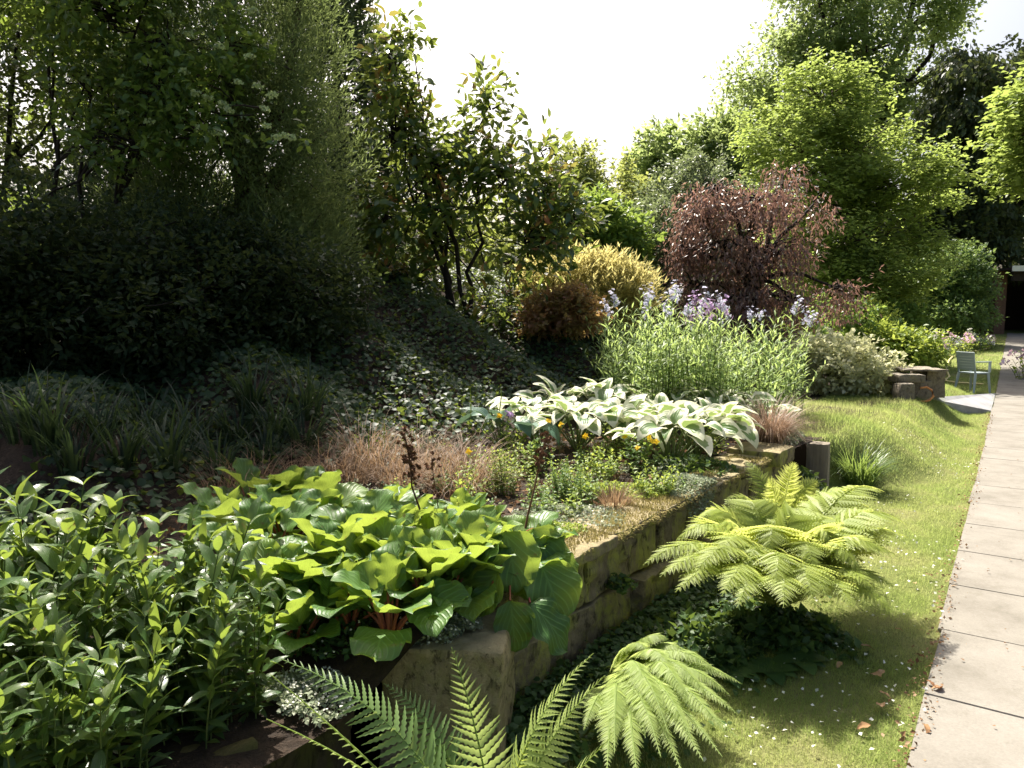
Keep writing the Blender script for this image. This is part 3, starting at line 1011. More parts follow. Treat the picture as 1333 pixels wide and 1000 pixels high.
# golden feathery shrub
b = gpt(782, 12.2)
tree('golden_shrub', 'mounded golden yellow feathery shrub on the bank', 'shrub', b,
     lobe_px(b, [(765, 395, 11.2, .72, .65, .42), (722, 375, 11.2, .36, .45, .32), (808, 392, 11.2, .42, .45, .34), (752, 360, 11.2, .42, .45, .2), (795, 362, 11.2, .36, .4, .16)]),
     50, 2600, 7, D_NEEDLE, 0.12, 'golden', 'spiky', twig=0.24, gap=0.28, trunk_r=.05, stems=3, ntw=30, shell=.6)
b = on(735, 442)
tree('reddish_shrub', 'small round red and bronze leaved shrub below the golden shrub', 'shrub', b,
     lobe_px(b, [(722, 412, b[1], .33, .3, .22), (755, 410, b[1], .28, .3, .2), (737, 400, b[1], .3, .3, .18)]),
     51, 900, 7, D_SMALL, 0.075, 'red_shrub', 'rand', twig=0.12, gap=0.3, trunk_r=.03, stems=4, ntw=30, twr=.005, shell=.5)
# silvery shrub
b = gpt(860, 15.0)
tree('silvery_shrub', 'silver green fine leaved shrub left of the purple weeping tree', 'shrub', b,
     lobe_px(b, [(850, 370, 15, 1.0, .8, .9), (865, 310, 15, .9, .8, .8), (890, 265, 15.4, .7, .7, .6), (825, 320, 15, .55, .6, .6), (920, 240, 15.6, .6, .6, .5)]),
     52, 2600, 8, D_SMALL, 0.085, 'silver', 'rand', twig=0.22, gap=0.35, trunk_r=.09, stems=3, ntw=60, shell=.45)
# purple weeping tree
b = gpt(985, 13.2)
tree('purple_weeping_tree', 'weeping purple red leaved tree behind the tall flowers', 'tree', b,
     lobe_px(b, [(985, 262, 13.2, .7, .6, .32), (935, 250, 13.2, .4, .4, .28), (1020, 225, 13.3, .35, .4, .22), (940, 320, 13, .5, .5, .4), (1010, 330, 13, .5, .5, .4), (960, 390, 12.8, .55, .5, .4), (1030, 390, 12.9, .45, .5, .35), (905, 370, 13, .35, .4, .4),
                 (1060, 265, 13.4, .3, .4, .3), (1090, 375, 12.6, .32, .35, .2), (915, 285, 13.2, .4, .4, .35), (888, 320, 13.3, .22, .3, .3), (900, 250, 13.6, .22, .25, .16), (980, 430, 12.7, .6, .5, .3)]),
     53, 1500, 10, D_NARROW, 0.10, 'purple', 'droop', twig=0.5, gap=0.40, trunk_r=.1, ntw=160, shell=.25, bark='dark_bark', trunk_top=2.6)
# yellow green spreading tree
b = gpt(1105, 21.0)
tree('yellow_green_tree', 'bright yellow green tree with layered sprays right of the purple tree', 'tree', b,
     lobe_px(b, [(1075, 130, 21, .9, .9, .9), (1035, 190, 21, 1.3, 1.1, .8), (1120, 190, 21, 1.4, 1.2, .8), (1060, 250, 20.6, 1.5, 1.2, .8), (1160, 245, 20.6, 1.4, 1.2, .7), (1110, 310, 20.2, 1.7, 1.4, .8),
                 (1190, 225, 21, .9, .9, .5), (1210, 260, 20.8, .7, .8, .4), (1150, 350, 20, 1.3, 1.2, .6), (1075, 365, 20, 1.1, 1.1, .7), (1130, 395, 20, 1.2, 1, .5), (1005, 170, 21.3, .7, .8, .5)]),
     54, 4300, 11, D_BROAD, 0.125, 'hazel', 'flat', twig=0.55, gap=0.43, trunk_r=.17, ntw=150, twr=.016, shell=.35)
# great tree behind
b = gpt(1140, 40.0)
tree('tall_tree', 'very tall light green tree with visible dark limbs rising behind the yellow green tree', 'tree', b,
     lobe_px(b, [(1130, 70, 40, 2.4, 2, 1.2), (1190, 30, 40, 2.2, 2, 1.2), (1080, 40, 40, 2.0, 2, 1.1), (1130, -30, 40, 2.5, 2, 1.4), (1040, 90, 40, 1.9, 1.8, 1.0), (1000, 130, 40, 1.4, 1.5, 1.0), (1190, 110, 40, 2, 2, 1.1),
                 (1220, 30, 40, 1.2, 1.5, .6), (1090, 130, 40, 1.9, 2, 1.2), (1200, -50, 40, 2, 2, 1.3), (975, 150, 40.5, 1.0, 1.2, .7), (1060, -30, 40, 1.8, 2, 1.2), (1150, 160, 40, 2, 2, 1.0), (1030, 160, 40, 1.6, 1.6, 1.0), (985, 105, 40, 1.2, 1.4, .9), (1010, 60, 40, 1.2, 1.4, .8)]),
     55, 3900, 9, D_SMALL, 0.26, 'ash', 'rand', twig=1.0, gap=0.42, trunk_r=.5, ntw=200, twr=.04, shell=.3, bark='dark_bark', trunk_top=9)
b = gpt(905, 38.0)
tree('distant_tree', 'rounded mid green tree far behind the silvery shrub', 'tree', b,
     lobe_px(b, [(905, 215, 38, 2.6, 2, 1.6), (870, 240, 38, 1.8, 2, 1.6), (950, 210, 38, 2.4, 2, 1.5), (900, 280, 37, 3, 2, 2)]),
     56, 2600, 8, D_SMALL, 0.32, 'ash', 'rand', twig=0.6, gap=0.34, trunk_r=.3, ntw=20, twr=.03, shell=.5, trunk_top=6)
for i, (lab, px, Y, lob) in enumerate([
    ('dark drooping leaved tree between the very tall tree and the house', 1265, 33, [(1265, 110, 33, 1.8, 1.8, 1.4), (1235, 170, 33, 1.6, 1.6, 1.5), (1290, 170, 33, 1.8, 1.6, 1.6), (1240, 240, 33, 1.7, 1.6, 1.6), (1300, 250, 33, 1.9, 1.6, 1.8), (1270, 310, 33, 2, 1.6, 1.6), (1250, 90, 33, 1.0, 1, .9)]),
    ('dark tree behind the house roof at the right edge', 1350, 36, [(1340, 110, 36, 1.9, 1.8, 1.4), (1370, 180, 36, 2.4, 2, 2), (1340, 250, 36, 2.2, 2, 2), (1350, 320, 36, 2.4, 2, 1.6), (1410, 240, 36, 2.4, 2, 2.6)]),
    ('dark tree low in the gap behind the yellow green tree', 1190, 34, [(1180, 330, 34, 2.4, 2, 2), (1110, 350, 34, 2.4, 2, 1.8), (1200, 390, 33, 2, 2, 1.4), (1230, 300, 34, 2, 2, 1.6)]),
    ('dark tree far behind the purple weeping tree', 960, 30, [(960, 340, 30, 2.2, 2, 2), (1010, 330, 30, 2, 2, 2), (900, 380, 30, 2, 2, 1.4), (1040, 390, 30, 2, 2, 1.2)]),
]):
    b = gpt(px, Y)
    tree('dark_tree', lab, 'tree', b, lobe_px(b, lob), 57 + i, 2700, 8, D_SMALL, 0.27, 'bg_dark', 'droop' if i == 0 else 'rand', twig=0.6, gap=0.33, trunk_r=.25, ntw=30, twr=.03, shell=.5, trunk_top=4, group='dark background trees')
b = gpt(1420, 18.5)
tree('bright_tree', 'bright green tree reaching in at the right edge above the house', 'tree', b,
     lobe_px(b, [(1325, 185, 18.5, .55, .8, .7), (1340, 130, 18.5, .5, .7, .6), (1370, 200, 18.5, 1, 1, 1.2), (1400, 120, 18.5, 1.2, 1, 1.2), (1420, 250, 18.5, 1.1, 1, .9), (1325, 235, 18.5, .4, .6, .35)]),
     62, 1900, 8, D_BROAD, 0.17, 'hazel', 'flat', twig=0.45, gap=0.37, trunk_r=.15, ntw=60, twr=.015, shell=.35)
b = gpt(1248, 26.0)
tree('round_shrub', 'large round grey green shrub left of the house', 'shrub', b,
     lobe_px(b, [(1240, 380, 26, 1.0, 1.1, 1.0), (1212, 372, 26, .7, .9, .8), (1266, 372, 26, .5, .8, .7), (1245, 338, 26, .7, .8, .45), (1232, 410, 25.6, 1.0, 1, .5)]),
     63, 2600, 8, D_SMALL, 0.13, 'round', 'rand', twig=0.3, gap=0.28, trunk_r=.1, stems=3, ntw=30, shell=.55)
# pale variegated shrub at the lawn's edge
b = on(1098, 515)
tree('variegated_shrub', 'pale cream variegated shrub spilling onto the grass bank', 'shrub', b,
     lobe_px(b, [(1075, 485, b[1], .5, .45, .32), (1125, 488, b[1], .45, .4, .27), (1095, 462, b[1], .45, .4, .22), (1050, 475, b[1] + .1, .35, .3, .28), (1150, 500, b[1], .28, .3, .16)]),
     64, 1000, 7, D_BROAD, 0.085, 'varieg', 'rand', twig=0.18, gap=0.40, trunk_r=.03, stems=4, ntw=40, twr=.005, shell=.5)
b = gpt(1165, 15.5)
tree('leafy_shrub', 'bright lime flowered shrub spilling over the stone planter', 'shrub', b,
     lobe_px(b, [(1180, 455, 15.2, .55, .5, .32), (1150, 450, 15.6, .5, .5, .35), (1205, 465, 15, .3, .3, .2), (1130, 420, 17, .6, .6, .4)]),
     65, 1300, 7, D_SMALL, 0.11, 'herb_lime', 'rand', twig=0.2, gap=0.33, trunk_r=.04, stems=3, ntw=20, shell=.45)
b = gpt(1130, 17.0)
tree('leafy_shrub', 'dark low shrub below the yellow green tree, beside the variegated shrub', 'shrub', b,
     lobe_px(b, [(1120, 440, 16.5, .7, .6, .4), (1075, 425, 16, .7, .6, .5), (1160, 420, 19, .8, .7, .5), (1040, 440, 14.5, .6, .6, .5)]),
     66, 1400, 7, D_SMALL, 0.11, 'herb_mid', 'rand', twig=0.2, gap=0.33, trunk_r=.04, stems=3, ntw=20, shell=.45)

# cream flower heads of the shrub at the top left
rng = np.random.default_rng(77)
bv = np.array(vb.location)
for px, py, Y in [(330, 15, 6.4), (245, 45, 6.5), (285, 62, 6.3), (325, 75, 6.2), (355, 125, 6.1), (335, 113, 6.2), (240, 95, 6.4), (255, 122, 6.3), (270, 128, 6.3), (290, 138, 6.2), (297, 145, 6.2), (310, 108, 6.3), (345, 143, 6.2),
                  (348, 165, 6.2), (360, 180, 6.2), (370, 178, 6.2), (380, 180, 6.3), (160, 148, 6.6), (195, 160, 6.5), (260, 168, 6.4), (283, 175, 6.4), (125, 160, 6.8), (145, 70, 6.8), (190, 82, 6.6), (60, 270, 7.0), (52, 282, 7.0), (10, 283, 7.0), (66, 283, 7.0), (110, 105, 6.8), (80, 60, 7.0), (220, 20, 6.6)]:
    c = at(px, py, Y) - bv
    n = 34
    d = rand_dirs(rng, n)
    d[:, 2] = np.abs(d[:, 2]) * .8 - .1
    hd = MB()
    hd.inst(diamond(1.0, .1, .1), c + d * 0.035, frames(rand_dirs(rng, n), d), 0.026, rng.random(n))
    hd.build('flower_head', M['head_cream'], vb)


# ------------------------------------------------------------------ stone: walls, pier, post
def rough_block(mb, c, half, R, rng, k=7, amp=0.012, rnd=0.02):
    """a hewn block: subdivided box, rounded edges, uneven faces"""
    g = np.linspace(-1, 1, k)
    off = rng.random(3) * 50
    A, B = np.meshgrid(g, g, indexing='ij')
    idx = np.arange(k * k).reshape(k, k)
    f = np.stack([idx[:-1, :-1], idx[1:, :-1], idx[1:, 1:], idx[:-1, 1:]], -1).reshape(-1, 4)
    half = np.asarray(half, float)
    for ax in range(3):
        for sg in (-1, 1):
            v = np.zeros((k * k, 3))
            v[:, ax] = sg
            v[:, (ax + 1) % 3] = A.ravel() * sg
            v[:, (ax + 2) % 3] = B.ravel()
            p = v * half
            inner = np.clip(p, -(half - rnd), half - rnd)
            dd = p - inner
            ln = np.linalg.norm(dd, axis=1, keepdims=True)
            p = inner + dd / np.maximum(ln, 1e-9) * np.minimum(ln, rnd)
            nn = norm(p / half)
            q = p + off
            ns = np.stack([vnoise(q * 9 + 3 * j, j) for j in range(3)], -1) - .5
            n2 = np.stack([vnoise(q * 28 + 5 * j, j + 7) for j in range(3)], -1) - .5
            p = p + ns * amp * 2.2 + n2 * amp * 0.9
            mb.add(p @ np.asarray(R).T + np.asarray(c), f)


RW = np.stack([np.array([TD[0], TD[1], 0]), np.array([-ND[0], -ND[1], 0]), np.array([0, 0, 1.0])], -1)   # local x along the wall, y into the bed
rng = np.random.default_rng(8)
wall = thing('retaining_wall', 'mossy stone retaining wall holding up the flower bed beside the lawn', 'wall', (0, 0, 0))
mb = MB()
t = -0.55
while t < 2.9:
    ln = 0.62 + rng.random() * .35
    h = 0.245
    rough_block(mb, wall3(-0.13 + rng.normal() * .014, t + ln / 2, 0.30 + h / 2 - 0.06), (ln / 2 - .009, 0.13, h / 2 - .009), RW, rng, 26, .016, .014)
    t += ln
t = -0.75
while t < 2.9:
    ln = 0.55 + rng.random() * .4
    rough_block(mb, wall3(-0.125 + rng.normal() * .014, t + ln / 2, 0.085), (ln / 2 - .009, 0.13, 0.146), RW, rng, 26, .016, .014)
    t += ln
mb.build('masonry', M['wall'], wall)
mb = MB()
t, i = -0.62, 0
while t < 2.75:
    ln = 0.42 + rng.random() * .35
    rough_block(mb, wall3(-0.155 + rng.normal() * .008, t + ln / 2, 0.505 + rng.random() * .008), (ln / 2 - .004, 0.165, 0.028), RW, rng, 22, .012, .010)
    t += ln
rough_block(mb, wall3(-0.12, 2.98, 0.52), (.2, 0.2, 0.06), RW, rng, 9, .008, .015)
mb.build('coping', M['wall'], wall)
mb = MB()
n = 9000
tt, ss = rng.uniform(-.6, 3.1, n), rng.uniform(-.24, .012, n)
x, y = xy(ss, tt)
P = np.stack([x, y, np.full(n, .535)], -1)
kp = vnoise(P * 5.5, 4) > .43
P, n = P[kp], kp.sum()
mb.blades(P, rng.random(n) * 6.28, .012 + .016 * rng.random(n), .007, rng.random(n) * .7, .4, 2)
n = 2200
tt = rng.uniform(-.6, 3.1, n)
x, y = xy(rng.uniform(.0, .02, n), tt)
mb.blades(np.stack([x, y, .53 - .05 * rng.random(n) ** 2], -1), WA + pi / 2 + rng.normal(size=n) * .7, .02, .007, .9 + rng.random(n) * .8, .8, 2)
mb.build('moss', M['moss'], wall)

pier = thing('stone_pier', 'squat sandy stone pier ending the wall, matted with creeping plants on top', 'pier', wall3(0.04, -0.86, 0))
pmb = MB()
RP = np.array([[cos(-.12), -sin(-.12), 0], [sin(-.12), cos(-.12), 0], [0, 0, 1]])
rough_block(pmb, (-0.0, 0.12, 0.2), (0.215, 0.17, 0.27), RP, rng, 44, .014, .012)
pmb.build('block', M['pier'], pier)

# the low mossy edging that carries on toward the viewer
edg = thing('stone_edging', 'low dark mossy stone edging running from the pier to the lower left', 'edging', (0, 0, 0))
mb = MB()
t = -1.1
while t > -3.2:
    ln = 0.45 + rng.random() * .2
    rough_block(mb, wall3(-0.16 + rng.normal() * .015, t - ln / 2, 0.20), (ln / 2 - .006, 0.11, 0.17), RW, rng, 14, .03, .05)
    t -= ln
mb.build('stones', M['edging'], edg)

p = on(1066, 640)
p[:2] = xy(0.06, 3.95)
post = thing('wooden_post', 'short square weathered post standing past the end of the wall', 'post', (p[0], p[1], 0))
mb = MB()
rough_block(mb, (0, 0, .23), (.09, .08, .26), np.array([[cos(-.5), -sin(-.5), 0], [sin(-.5), cos(-.5), 0], [0, 0, 1]]), rng, 9, .004, .012)
mb.build('shaft', M['plank'], post)

# ------------------------------------------------------------------ ground cover
rng = np.random.default_rng(12)
# ivy over the bank
n = 75000
ss, tt = rng.uniform(-7.5, -1.75, n), rng.uniform(-3.0, 9.5, n)
x, y = xy(ss, tt)
kp = (vnoise(np.stack([x, y, 0 * x], -1) * 2.2, 2) > .22) & (y < 14) & (x < (y * .32)) & (rng.random(n) < smooth(-ss, 1.7, 2.4)) & (x > -0.72 * y)
x, y = x[kp], y[kp]
n = len(x)
z = zt(x, y) + .02 + .09 * rng.random(n) * (0.4 + 1.2 * vnoise(np.stack([x, y, 0 * x], -1) * 4, 6))
az = rng.random(n) * 6.28
D = np.stack([np.cos(az), np.sin(az), -.25 + rng.normal(size=n) * .3], -1)
U = norm(np.array([.25, -.42, 1.0]) + rng.normal(size=(n, 3)) * .38)
mb = MB()
mb.inst(hexleaf(.85, .1, .2), np.stack([x, y, z], -1), frames(D, U), .032 + .036 * rng.random(n))
tag(mb.build('ivy_cover', M['ivy']), kind='stuff')

# mown grass
rng = np.random.default_rng(13)
mb = MB()
n = 420000
tt = -1.9 + 15.5 * rng.random(n) ** 1.7
ss = rng.uniform(-1.1, 1.75, n)
ss = np.where((ss < 0) & (tt < 4.4), rng.uniform(0, 1.75, n), ss)
x, y = xy(ss, tt)
q = (x - P0[0]) * PN[0] + (y - P0[1]) * PN[1]
edge = 0.035 - 0.07 * vnoise(np.stack([x, y, 0 * x], -1) * 7, 3)
pn = vnoise(np.stack([x, y, 0 * x], -1) * 2.0, 8) * .6 + vnoise(np.stack([x, y, 0 * x], -1) * 7, 9) * .4
kp = (q < edge) & (y > 1.2) & (x < y * .75) & (rng.random(n) < .05 + 1.75 * pn) & ~((tt < 3.9) & (ss < .03))
x, y, tt, ss, pn = x[kp], y[kp], tt[kp], ss[kp], pn[kp]
n = len(x)
L = (.018 + .024 * rng.random(n) + .02 * (rng.random(n) > .93)) * (1 + .5 * (ss < .3) + .2 * (ss < 0)) * (1 + .2 * smooth(tt, 3, 8))
mb.blades(np.stack([x, y, zt(x, y) - .004], -1), rng.random(n) * 6.28, L, .0028 + .0022 * smooth(tt, 1, 7), rng.random(n) * .8, .7 * rng.random(n), 1, taper=3,
          rnd=np.clip(1.1 - pn * 1.55 + .38 * rng.random(n), 0, 1))
n = 60000
px_, Y_ = rng.uniform(1120, 1420, n), 13.0 + 17 * rng.random(n) ** 1.5
x = (px_ - CX) / F_PX * Y_
q = (x - P0[0]) * PN[0] + (Y_ - P0[1]) * PN[1]
s_, t_ = st(x, Y_)
kp = ((q < -.02) | (q > 1.75)) & (t_ > 13.0)
x, y = x[kp], Y_[kp]
n = len(x)
mb.blades(np.stack([x, y, zt(x, y) - .004], -1), rng.random(n) * 6.28, .05 + .03 * rng.random(n), .012, rng.random(n) * .8, .5, 1, taper=3, rnd=rng.random(n) * .75)
tag(mb.build('lawn_grass', M['grass']), kind='stuff')

# petals strewn on the grass, litter along the path and on the bed
mb = MB()
n = 900
x, y = xy(rng.uniform(.1, 1.6, n), rng.uniform(-.3, 6.5, n))
q = (x - P0[0]) * PN[0] + (y - P0[1]) * PN[1]
kp = (q < .03) & (vnoise(np.stack([x, y, 0 * x], -1) * 1.3, 8) > .38)
x, y = x[kp], y[kp]
n = len(x)
mb.inst(diamond(.8, .3, -.2), np.stack([x, y, zt(x, y) + .022 + .012 * rng.random(n)], -1), frames(rand_dirs(rng, n) * [1, 1, .3], np.array([0, 0, 1.]) + rng.normal(size=(n, 3)) * .4), .011 + .012 * rng.random(n))
tag(mb.build('fallen_petals', M['petal_white']), kind='stuff')
mb = MB()
n = 1700
pp = -3 + 14 * rng.random(n) ** 1.4
x, y = pxy(rng.normal(size=n) * .035 - .005, pp)
mb.inst(diamond(.7, .4, -.2), np.stack([x, y, zt(x, y) + .026 + .01 * rng.random(n)], -1), frames(rand_dirs(rng, n) * [1, 1, .4], np.array([0, 0, 1.]) + rng.normal(size=(n, 3)) * .5), .007 + .02 * rng.random(n) ** 2)
n = 110
x, y = pxy(rng.uniform(.05, 1.0, n), -2.5 + 9 * rng.random(n))
mb.inst(diamond(.7, .4, -.2), np.stack([x, y, np.full(n, .034)], -1), frames(rand_dirs(rng, n) * [1, 1, .2], np.array([0, 0, 1.]) + rng.normal(size=(n, 3)) * .2), .006 + .016 * rng.random(n))
n = 2200
x, y = xy(rng.uniform(-1.9, -.36, n), rng.uniform(-2.6, 3.4, n))
mb.inst(diamond(.7, .4, -.2), np.stack([x, y, zt(x, y) + .01 + .02 * rng.random(n)], -1), frames(rand_dirs(rng, n) * [1, 1, .5], np.array([0, 0, 1.]) + rng.normal(size=(n, 3)) * .5), .02 + .04 * rng.random(n))
tag(mb.build('leaf_litter', M['litter']), kind='stuff')

# single dry leaves one can point at
tpl = leaf_tpl(lance_prof(.24, .85), 6, 2, .9, 1.2, .35, .05, 2)
for i, (px, py, sz) in enumerate([(1120, 851, .07), (1147, 893, .075), (1150, 884, .05), (1143, 912, .055), (1148, 934, .07), (1133, 957, .06), (1205, 897, .05), (1218, 908, .06), (1226, 907, .045), (1203, 955, .05), (1165, 828, .045),
                                  (1070, 846, .06), (1095, 872, .05), (1204, 755, .045), (1192, 768, .04)]):
    p = on(px, py)
    mb = MB()
    mb.inst(tpl, [[0, 0, 0.012]], frames([[1, 0, .1]], [[0, .2, 1]]), sz)
    o = mb.build('fallen_leaf', M['dry_leaf'])
    o.location = (p[0], p[1], p[2] + .024)
    o.rotation_euler = (0, 0, i * 1.9)
    tag(o, 'curled dry brown leaf lying on the grass or path edge in the foreground', 'leaf', 'fallen dry leaves')


# ------------------------------------------------------------------ herbs: stems with leaves, flowers on top
def herb(rng, nst, h, spread, tpl, ls, sp, ang, t0=.15, opposite=True, lean=1.0, sr=.004, hvar=.25, topsmall=.5, lowsmall=.8, angv=.25, k=6):
    a = rng.random(nst) * 6.28
    r = np.sqrt(rng.random(nst)) * spread
    base = np.stack([np.cos(a) * r * .6, np.sin(a) * r * .6, 0 * a - .02], -1)
    H = h * (1 - hvar * rng.random(nst))
    out = np.stack([np.cos(a) * r * .45, np.sin(a) * r * .45, 0 * a], -1) * lean + rng.normal(size=(nst, 3)) * [.05, .05, 0] * h * lean
    t = np.linspace(0, 1, k)
    P = base[:, None] + out[:, None] * (t ** 1.6)[None, :, None] + H[:, None, None] * t[None, :, None] * np.array([0, 0, 1.])
    st_ = MB()
    st_.tubes(P, sr * np.linspace(1, .45, k), 4)
    lv = MB()
    pos, D, U, S, RN = [], [], [], [], []
    for i in range(nst):
        nn = max(2, int(H[i] * (1 - t0) / sp))
        tv = np.linspace(t0, 1, nn)
        ph = rng.random() * 6.28
        for j, tt_ in enumerate(tv):
            c = base[i] + out[i] * tt_ ** 1.6 + np.array([0, 0, H[i] * tt_])
            azs = [ph + j * pi / 2, ph + j * pi / 2 + pi] if opposite else [ph + j * 2.4]
            el = ang * (0.35 + 0.9 * tt_)
            for az in azs:
                az += rng.normal() * .25
                e = el + rng.normal() * angv
                D.append((cos(az) * cos(e), sin(az) * cos(e), sin(e)))
                U.append((-cos(az) * sin(e) + rng.normal() * .2, -sin(az) * sin(e) + rng.normal() * .2, cos(e)))
                pos.append(c)
                pr = min(1, lowsmall + (1 - lowsmall) * tt_ * 2) * (1 - (1 - topsmall) * max(0, (tt_ - .7) / .3))
                S.append(ls * pr * (0.8 + .4 * rng.random()))
                RN.append(np.clip(.15 + .55 * tt_ + .35 * (rng.random() - .5), 0, 1))
    lv.inst(tpl, np.array(pos), frames(np.array(D), np.array(U)), np.array(S), np.array(RN))
    return lv, st_, P[:, -1]


def flower_heads(rng, tops, n, rx, rz, size, mat, root, name='flower_head'):
    """each head a part of its plant"""
    for c in tops:
        mb = MB()
        p = c + rng.normal(size=(n, 3)) * [rx, rx, rz]
        f = norm(p - c + np.array([0, -.03, .04]) + rng.normal(size=(n, 3)) * .03)
        for q in range(4):
            a = q * pi / 2 + rng.random(n)
            x = norm(np.cross(f, [0.3, .2, 1]))
            yv = np.cross(f, x)
            mb.inst(diamond(.9, .1, .05), p, frames(x * np.cos(a)[:, None] + yv * np.sin(a)[:, None], f), size, rng.random(n))
        mb.tubes(np.stack([np.repeat(np.asarray(c)[None], n, 0) - [0, 0, rz], (p + c) / 2, p], 1), [.0012, .0009, .0007], 3)
        mb.build(name, mat, root)


# --- lance leaved perennials, front left
LANCE = [leaf_tpl(lance_prof(.15, .75), 7, 1, bd, 1.5, .25, .012, 2, ph) for bd, ph in ((.7, 0), (1.1, 1), (.4, 2))]
protos = []
rng = np.random.default_rng(101)
LAB = 'clump of leafy stems with lance shaped leaves in the dense front left stand'
front = []
for sidx in range(9):
    for tidx in range(6):
        front.append((-.22 - tidx * .24 + rng.normal() * .04, -1.2 - sidx * .22 + rng.normal() * .05))
front = [(s, t) for s, t in front]
for i in range(4):
    lv, stm, tops = herb(np.random.default_rng(200 + i), 10, .60, .19, LANCE[i % 3], .125, .042, .75, t0=.08, lean=1.5, sr=.0042, hvar=.38, angv=.4, topsmall=.75)
    r = thing('leafy_perennial', LAB, 'plant', (0, 0, 0), 0, 'lance leaved perennials at the front left')
    stm.build('stems', M['stem_green'], r)
    lv.build('leaves', M['lance'], r)
    protos.append(r)
cnt = 0
for s, t in front:
    x, y = xy(s, t)
    x, y = float(x), float(y)
    if y < 1.35 or x < -0.78 * y - .35:
        continue
    z = float(zt(x, y))
    sc = (.92 + .24 * rng.random()) * (.72 if s > -.4 else 1)
    if t > -1.38 - .35 * max(0, -s - .3):
        continue
    if cnt < 4:
        o = protos[cnt]
        o.location = (x, y, z)
        o.rotation_euler = (0, 0, rng.random() * 6.28)
        o.scale = (sc, sc, sc)
    else:
        dup(protos[cnt % 4], (x, y, z), rng.random() * 6.28, sc)
    cnt += 1

# --- big leathery leaved plants over the wall (round leaves)
BERG = [leaf_tpl(round_prof(w), 12, 4, bd, 1.3, fo, wv, wf, ph, cu) for w, bd, fo, wv, wf, ph, cu in
        ((.46, .45, .22, .06, 2.6, 0, .2), (.5, .6, .15, .07, 2.1, 1, .3), (.43, .25, .3, .06, 3.1, 2, .1), (.52, .55, .15, .08, 2.4, 4, -.2), (.45, .85, .2, .05, 2.8, 5, .2))]


def bergenia(rng, nl, size, up=.5, bias=None):
    lv, stm = MB(), MB()
    a0 = rng.random() * 6.28
    for i in range(nl):
        az = a0 + i * 2.4 + rng.normal() * .2
        if bias is not None and rng.random() < bias[1]:
            az = bias[0] + rng.normal() * .7
        f = ((i + .5) / nl) ** 1.25
        el = radians(84 - 66 * f) * (0.85 + up) / 1.2 + rng.normal() * .16
        pl = (.07 + .09 * rng.random()) * (size / .18)
        h = np.array([cos(az), sin(az), 0])
        d = h * cos(el) + np.array([0, 0, sin(el)])
        b0 = h * .015
        e1 = b0 + (d * .9 + np.array([0, 0, .3])) * pl
        pts = np.stack([b0, (b0 + e1) / 2 + np.array([0, 0, .012]), e1])
        stm.tubes(pts, [.0065, .0055, .0045], 5)
        el2 = el - .12 + rng.normal() * .22
        D = h * cos(el2) + np.array([0, 0, sin(el2)])
        U = -h * sin(el2) + np.array([0, 0, cos(el2)]) + rng.normal(size=3) * .3
        sc = size * (.75 + .4 * rng.random()) * (1.0 if f > .2 else .85)
        lv.inst(BERG[int(rng.integers(0, 5))], [e1 - D * .01], frames([D], [U]), sc, [np.clip(.25 + .5 * rng.random() + .35 * (1 - f) * rng.random(), 0, 1)])
    return lv, stm


def seed_stalk(root, base, top, rng, n=60, r0=.004, zone=.35, name='flower_stalk'):
    mb = MB()
    base, top = np.asarray(base, float), np.asarray(top, float)
    pts = curve3(base, top, 0.0, rng, 6, .02)
    mb.tubes(pts, np.linspace(r0, r0 * .5, 6), 5)
    L = np.linalg.norm(top - base)
    for i in range(n // 4):
        tt_ = 1 - zone * rng.random()
        p = base + (top - base) * tt_
        d = norm(rng.normal(size=3) + np.array([0, 0, .5]))
        e = p + d * (.012 + .03 * rng.random()) * (1.4 - .4 * tt_)
        mb.tubes(np.stack([p, (p + e) / 2, e]), [.0012, .001, .001], 3)
        m = 4
        dd = rand_dirs(rng, m)
        mb.inst(hexleaf(.9, .6, .3), np.repeat(e[None], m, 0) - dd * .004, frames(dd, rand_dirs(rng, m)), .016)
    return mb.build(name, M['stem_dry'], root)


BSPOT = [(300, 735), (372, 690), (350, 760), (430, 680), (440, 738), (385, 815), (500, 675), (505, 732), (455, 785), (560, 710), (575, 768), (535, 810), (622, 710), (640, 765), (672, 715), (690, 775), (705, 750), (410, 660), (605, 815), (470, 715), (600, 680), (310, 690), (345, 715), (535, 690), (400, 775), (640, 735), (540, 750), (330, 655), (380, 648), (355, 790)]
rng = np.random.default_rng(303)
BL = {5: 'solitary yellow green rosette with red stalks at the front left of the round leaved patch', 15: 'dark round leaved plant drooping over the corner of the wall top', 9: 'round leaved plant with a tall dry brown seed stalk standing in it',
      14: 'round leaved plant at the right with a dry dark seed stalk leaning up from it', 18: 'round leaved plant with broad pale leaves drooping above the pier'}
for i, (px, py) in enumerate(BSPOT):
    p = on(px, py, .10)
    s_, t_ = st(p[0], p[1])
    if s_ > -.08:
        p[:2] = xy(-.10, t_)
        p[2] = .5
    r = thing('bergenia_plant', BL.get(i, 'leathery round leaved plant in the dense sunlit patch on the bed'), 'plant', p, 0, None if i in BL else 'round leaved plants massed on the bed')
    lv, stm = bergenia(np.random.default_rng(320 + i), 11 if i != 15 else 13, .165 + .04 * rng.random(), up=.35 if i not in (15, 16, 14) else .12, bias=(-.65, .5) if i in (15, 16, 14) else None)
    stm.build('stalks', M['stem_red'], r)
    lv.build('leaves', M['bergenia'], r)
    if i == 9:
        seed_stalk(r, (0, 0, .02), at(527, 568, p[1] - .05) - p, rng, 200, .006, .32)
        seed_stalk(r, (.05, .1, .02), at(562, 600, p[1] + .1) - p, rng, 50, .003, .3)
    if i == 14:
        seed_stalk(r, (0, 0, .02), at(712, 568, p[1] + .1) - p, rng, 130, .006, .35)

